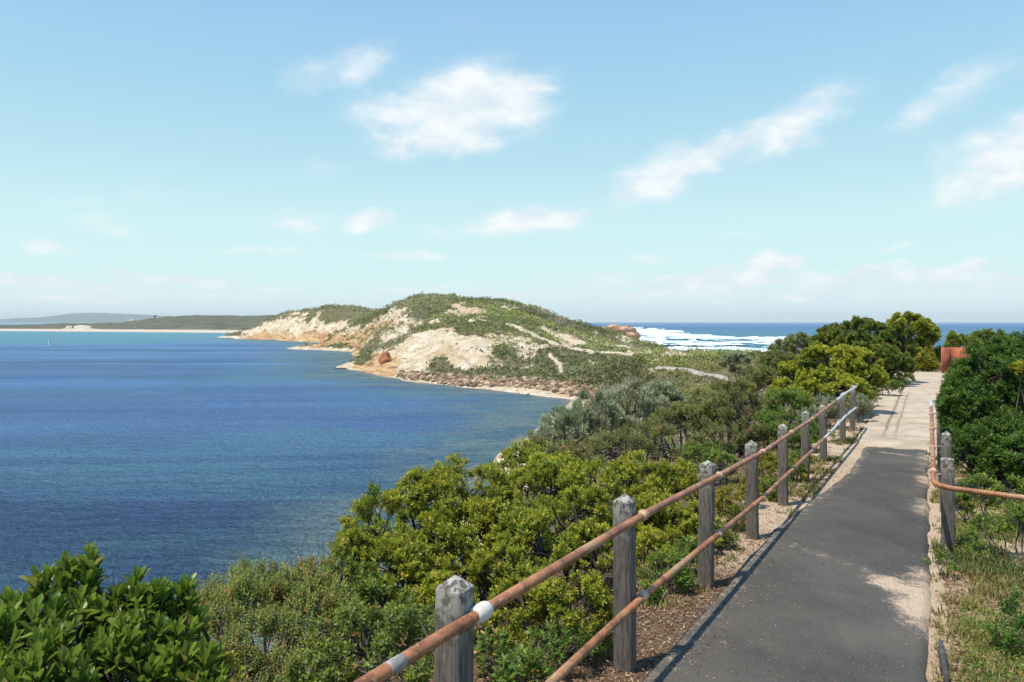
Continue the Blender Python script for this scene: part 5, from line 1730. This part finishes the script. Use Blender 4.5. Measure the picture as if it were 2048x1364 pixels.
def build_scrub():
    rs = np.random.default_rng(29)
    def cover(name, label, x, y, rr, cards, cs, mat, zf=None, bare_f=True):
        z = z_ground(x, y)
        bare, px, py, jx, jy = bare_at(x, y, z)
        ok = (rs.uniform(0, 1, len(x)) > bare * 1.05) & (z > 1.7)
        for tr, wd in TRACKS:
            ok &= seg_dist(x, y, tr[::3].tolist() + [tr[-1].tolist()]) > wd.mean() / 2 + 0.7 * rr(y)
        x, y, z, px, py, bare, jx, jy = x[ok], y[ok], z[ok], px[ok], py[ok], bare[ok], jx[ok], jy[ok]
        n = len(x)
        r = rr(y) * (0.5 + 1.9 * rs.uniform(0, 1, n) ** 3) * np.where(bare > 0.2, 0.75, 1)
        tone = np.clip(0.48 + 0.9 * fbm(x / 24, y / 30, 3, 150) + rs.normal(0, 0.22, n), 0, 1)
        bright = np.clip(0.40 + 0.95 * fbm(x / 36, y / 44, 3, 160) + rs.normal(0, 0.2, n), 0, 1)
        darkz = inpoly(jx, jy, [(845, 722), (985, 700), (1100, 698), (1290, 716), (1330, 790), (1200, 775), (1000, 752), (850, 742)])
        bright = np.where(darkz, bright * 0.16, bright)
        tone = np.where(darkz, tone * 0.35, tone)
        greyz = inpoly(px, py, [(690, 700), (760, 655), (800, 625), (850, 630), (815, 675), (760, 705)]) | inpoly(px, py, [(785, 588), (900, 592), (905, 612), (780, 625)])
        oddc = np.where(greyz, 0.75, 0.0) * rs.uniform(0.4, 1, n) + (rs.uniform(0, 1, n) < 0.10) * 0.6
        oddc = np.maximum(oddc, 0.8 * smooth(0.25, 0.6, fbm(x / 30, y / 40, 3, 170)) * ~darkz)
        oddc = np.where(y > 650, np.maximum(oddc, 0.4), oddc)
        b = np.repeat(np.arange(n), cards)
        N = len(b)
        dv = norm(rs.normal(size=(N, 3)))
        dv[:, 2] = np.abs(dv[:, 2])
        c = np.c_[x, y, z][b] + dv * (r[b] * rs.uniform(0.5, 1.0, N))[:, None] * np.array([1, 1, 0.85]) - np.array([0, 0, 0.1])
        s = cs(y[b]) * rs.uniform(0.6, 1.3, N)
        d = norm(dv * 0.8 + rs.normal(size=(N, 3)) * 0.7 + np.array([0, 0, 0.3]))
        V, Fq = leaf_arrays(c, d, norm(rs.normal(size=(N, 3))), s, s * 0.7, 0.9, 0.9, 0.3)
        r6 = lambda q: np.repeat(q, 6)
        jit = rs.uniform(-0.2, 0.2, N)
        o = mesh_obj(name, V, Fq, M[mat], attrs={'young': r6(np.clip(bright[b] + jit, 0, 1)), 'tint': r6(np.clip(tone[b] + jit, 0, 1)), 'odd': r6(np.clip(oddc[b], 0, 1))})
        tag(o, label, 'scrub', kind='stuff')
    # the hill across the cove
    n = 26000
    y = 205 + 420 * rs.uniform(0, 1, n) ** 1.25
    x = rs.uniform(-150, 140, n)
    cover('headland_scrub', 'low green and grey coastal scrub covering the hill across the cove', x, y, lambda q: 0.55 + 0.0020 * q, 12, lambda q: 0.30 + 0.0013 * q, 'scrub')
    n = 9000
    y = rs.uniform(600, 1120, n); x = rs.uniform(-400, 60, n)
    cover('far_headland_scrub', 'dark scrub on top of the farther cliffs of the headland', x, y, lambda q: 2.2 + 0 * q, 9, lambda q: 1.5 + 0 * q, 'scrub')
    n = 9000
    y = 40 + 190 * rs.uniform(0, 1, n); x = -20 + rs.uniform(0, 1, n) * 150
    s_, p_ = sp(x, y)
    ok = ((p_ < -9) | (p_ > 9) | (s_ > 46)) & (x < y * 0.72 + 4)
    cover('neck_scrub', 'dark green scrub on the low neck of land below the path', x[ok], y[ok], lambda q: 0.75 + 0.0016 * q, 34, lambda q: 0.13 + 0.0016 * q, 'scrub')


build_grass()
build_litter()
build_scrub()

# shrubs one can tell apart on the neck of land
plant('grey_green_shrub', 'pale green bush on a bare stalk beside the paved track', SH, [(1470, 722, 70, 30, 18), (1470, 740, 70, 12, 14)], 'far', 60, trunk_r=0.08, n_trunk=1, over=dict(mat='leaf_silver', dens=30))


# ------------------------------------------------------------------ the air between here and the far shore
def build_haze():
    mb = MB()
    mb.box((0, 0, 120), (1, 0, 0), (0, 1, 0), (0, 0, 1), 27000, 27000, 128)
    m = bpy.data.materials.new('haze')
    m.use_nodes = True
    t = NT(m.node_tree)
    out = t.n('ShaderNodeOutputMaterial')
    v = t.n('ShaderNodeVolumePrincipled')
    v.inputs['Color'].default_value = (0.86, 0.97, 1.0, 1)
    v.inputs['Density'].default_value = 0.00005
    v.inputs['Anisotropy'].default_value = 0.0
    t.link(v.outputs[0], out.inputs['Volume'])
    o = mb.build('haze', m)
    tag(o, 'thin sea haze over the bay and the far coast', 'haze', kind='stuff')


build_haze()
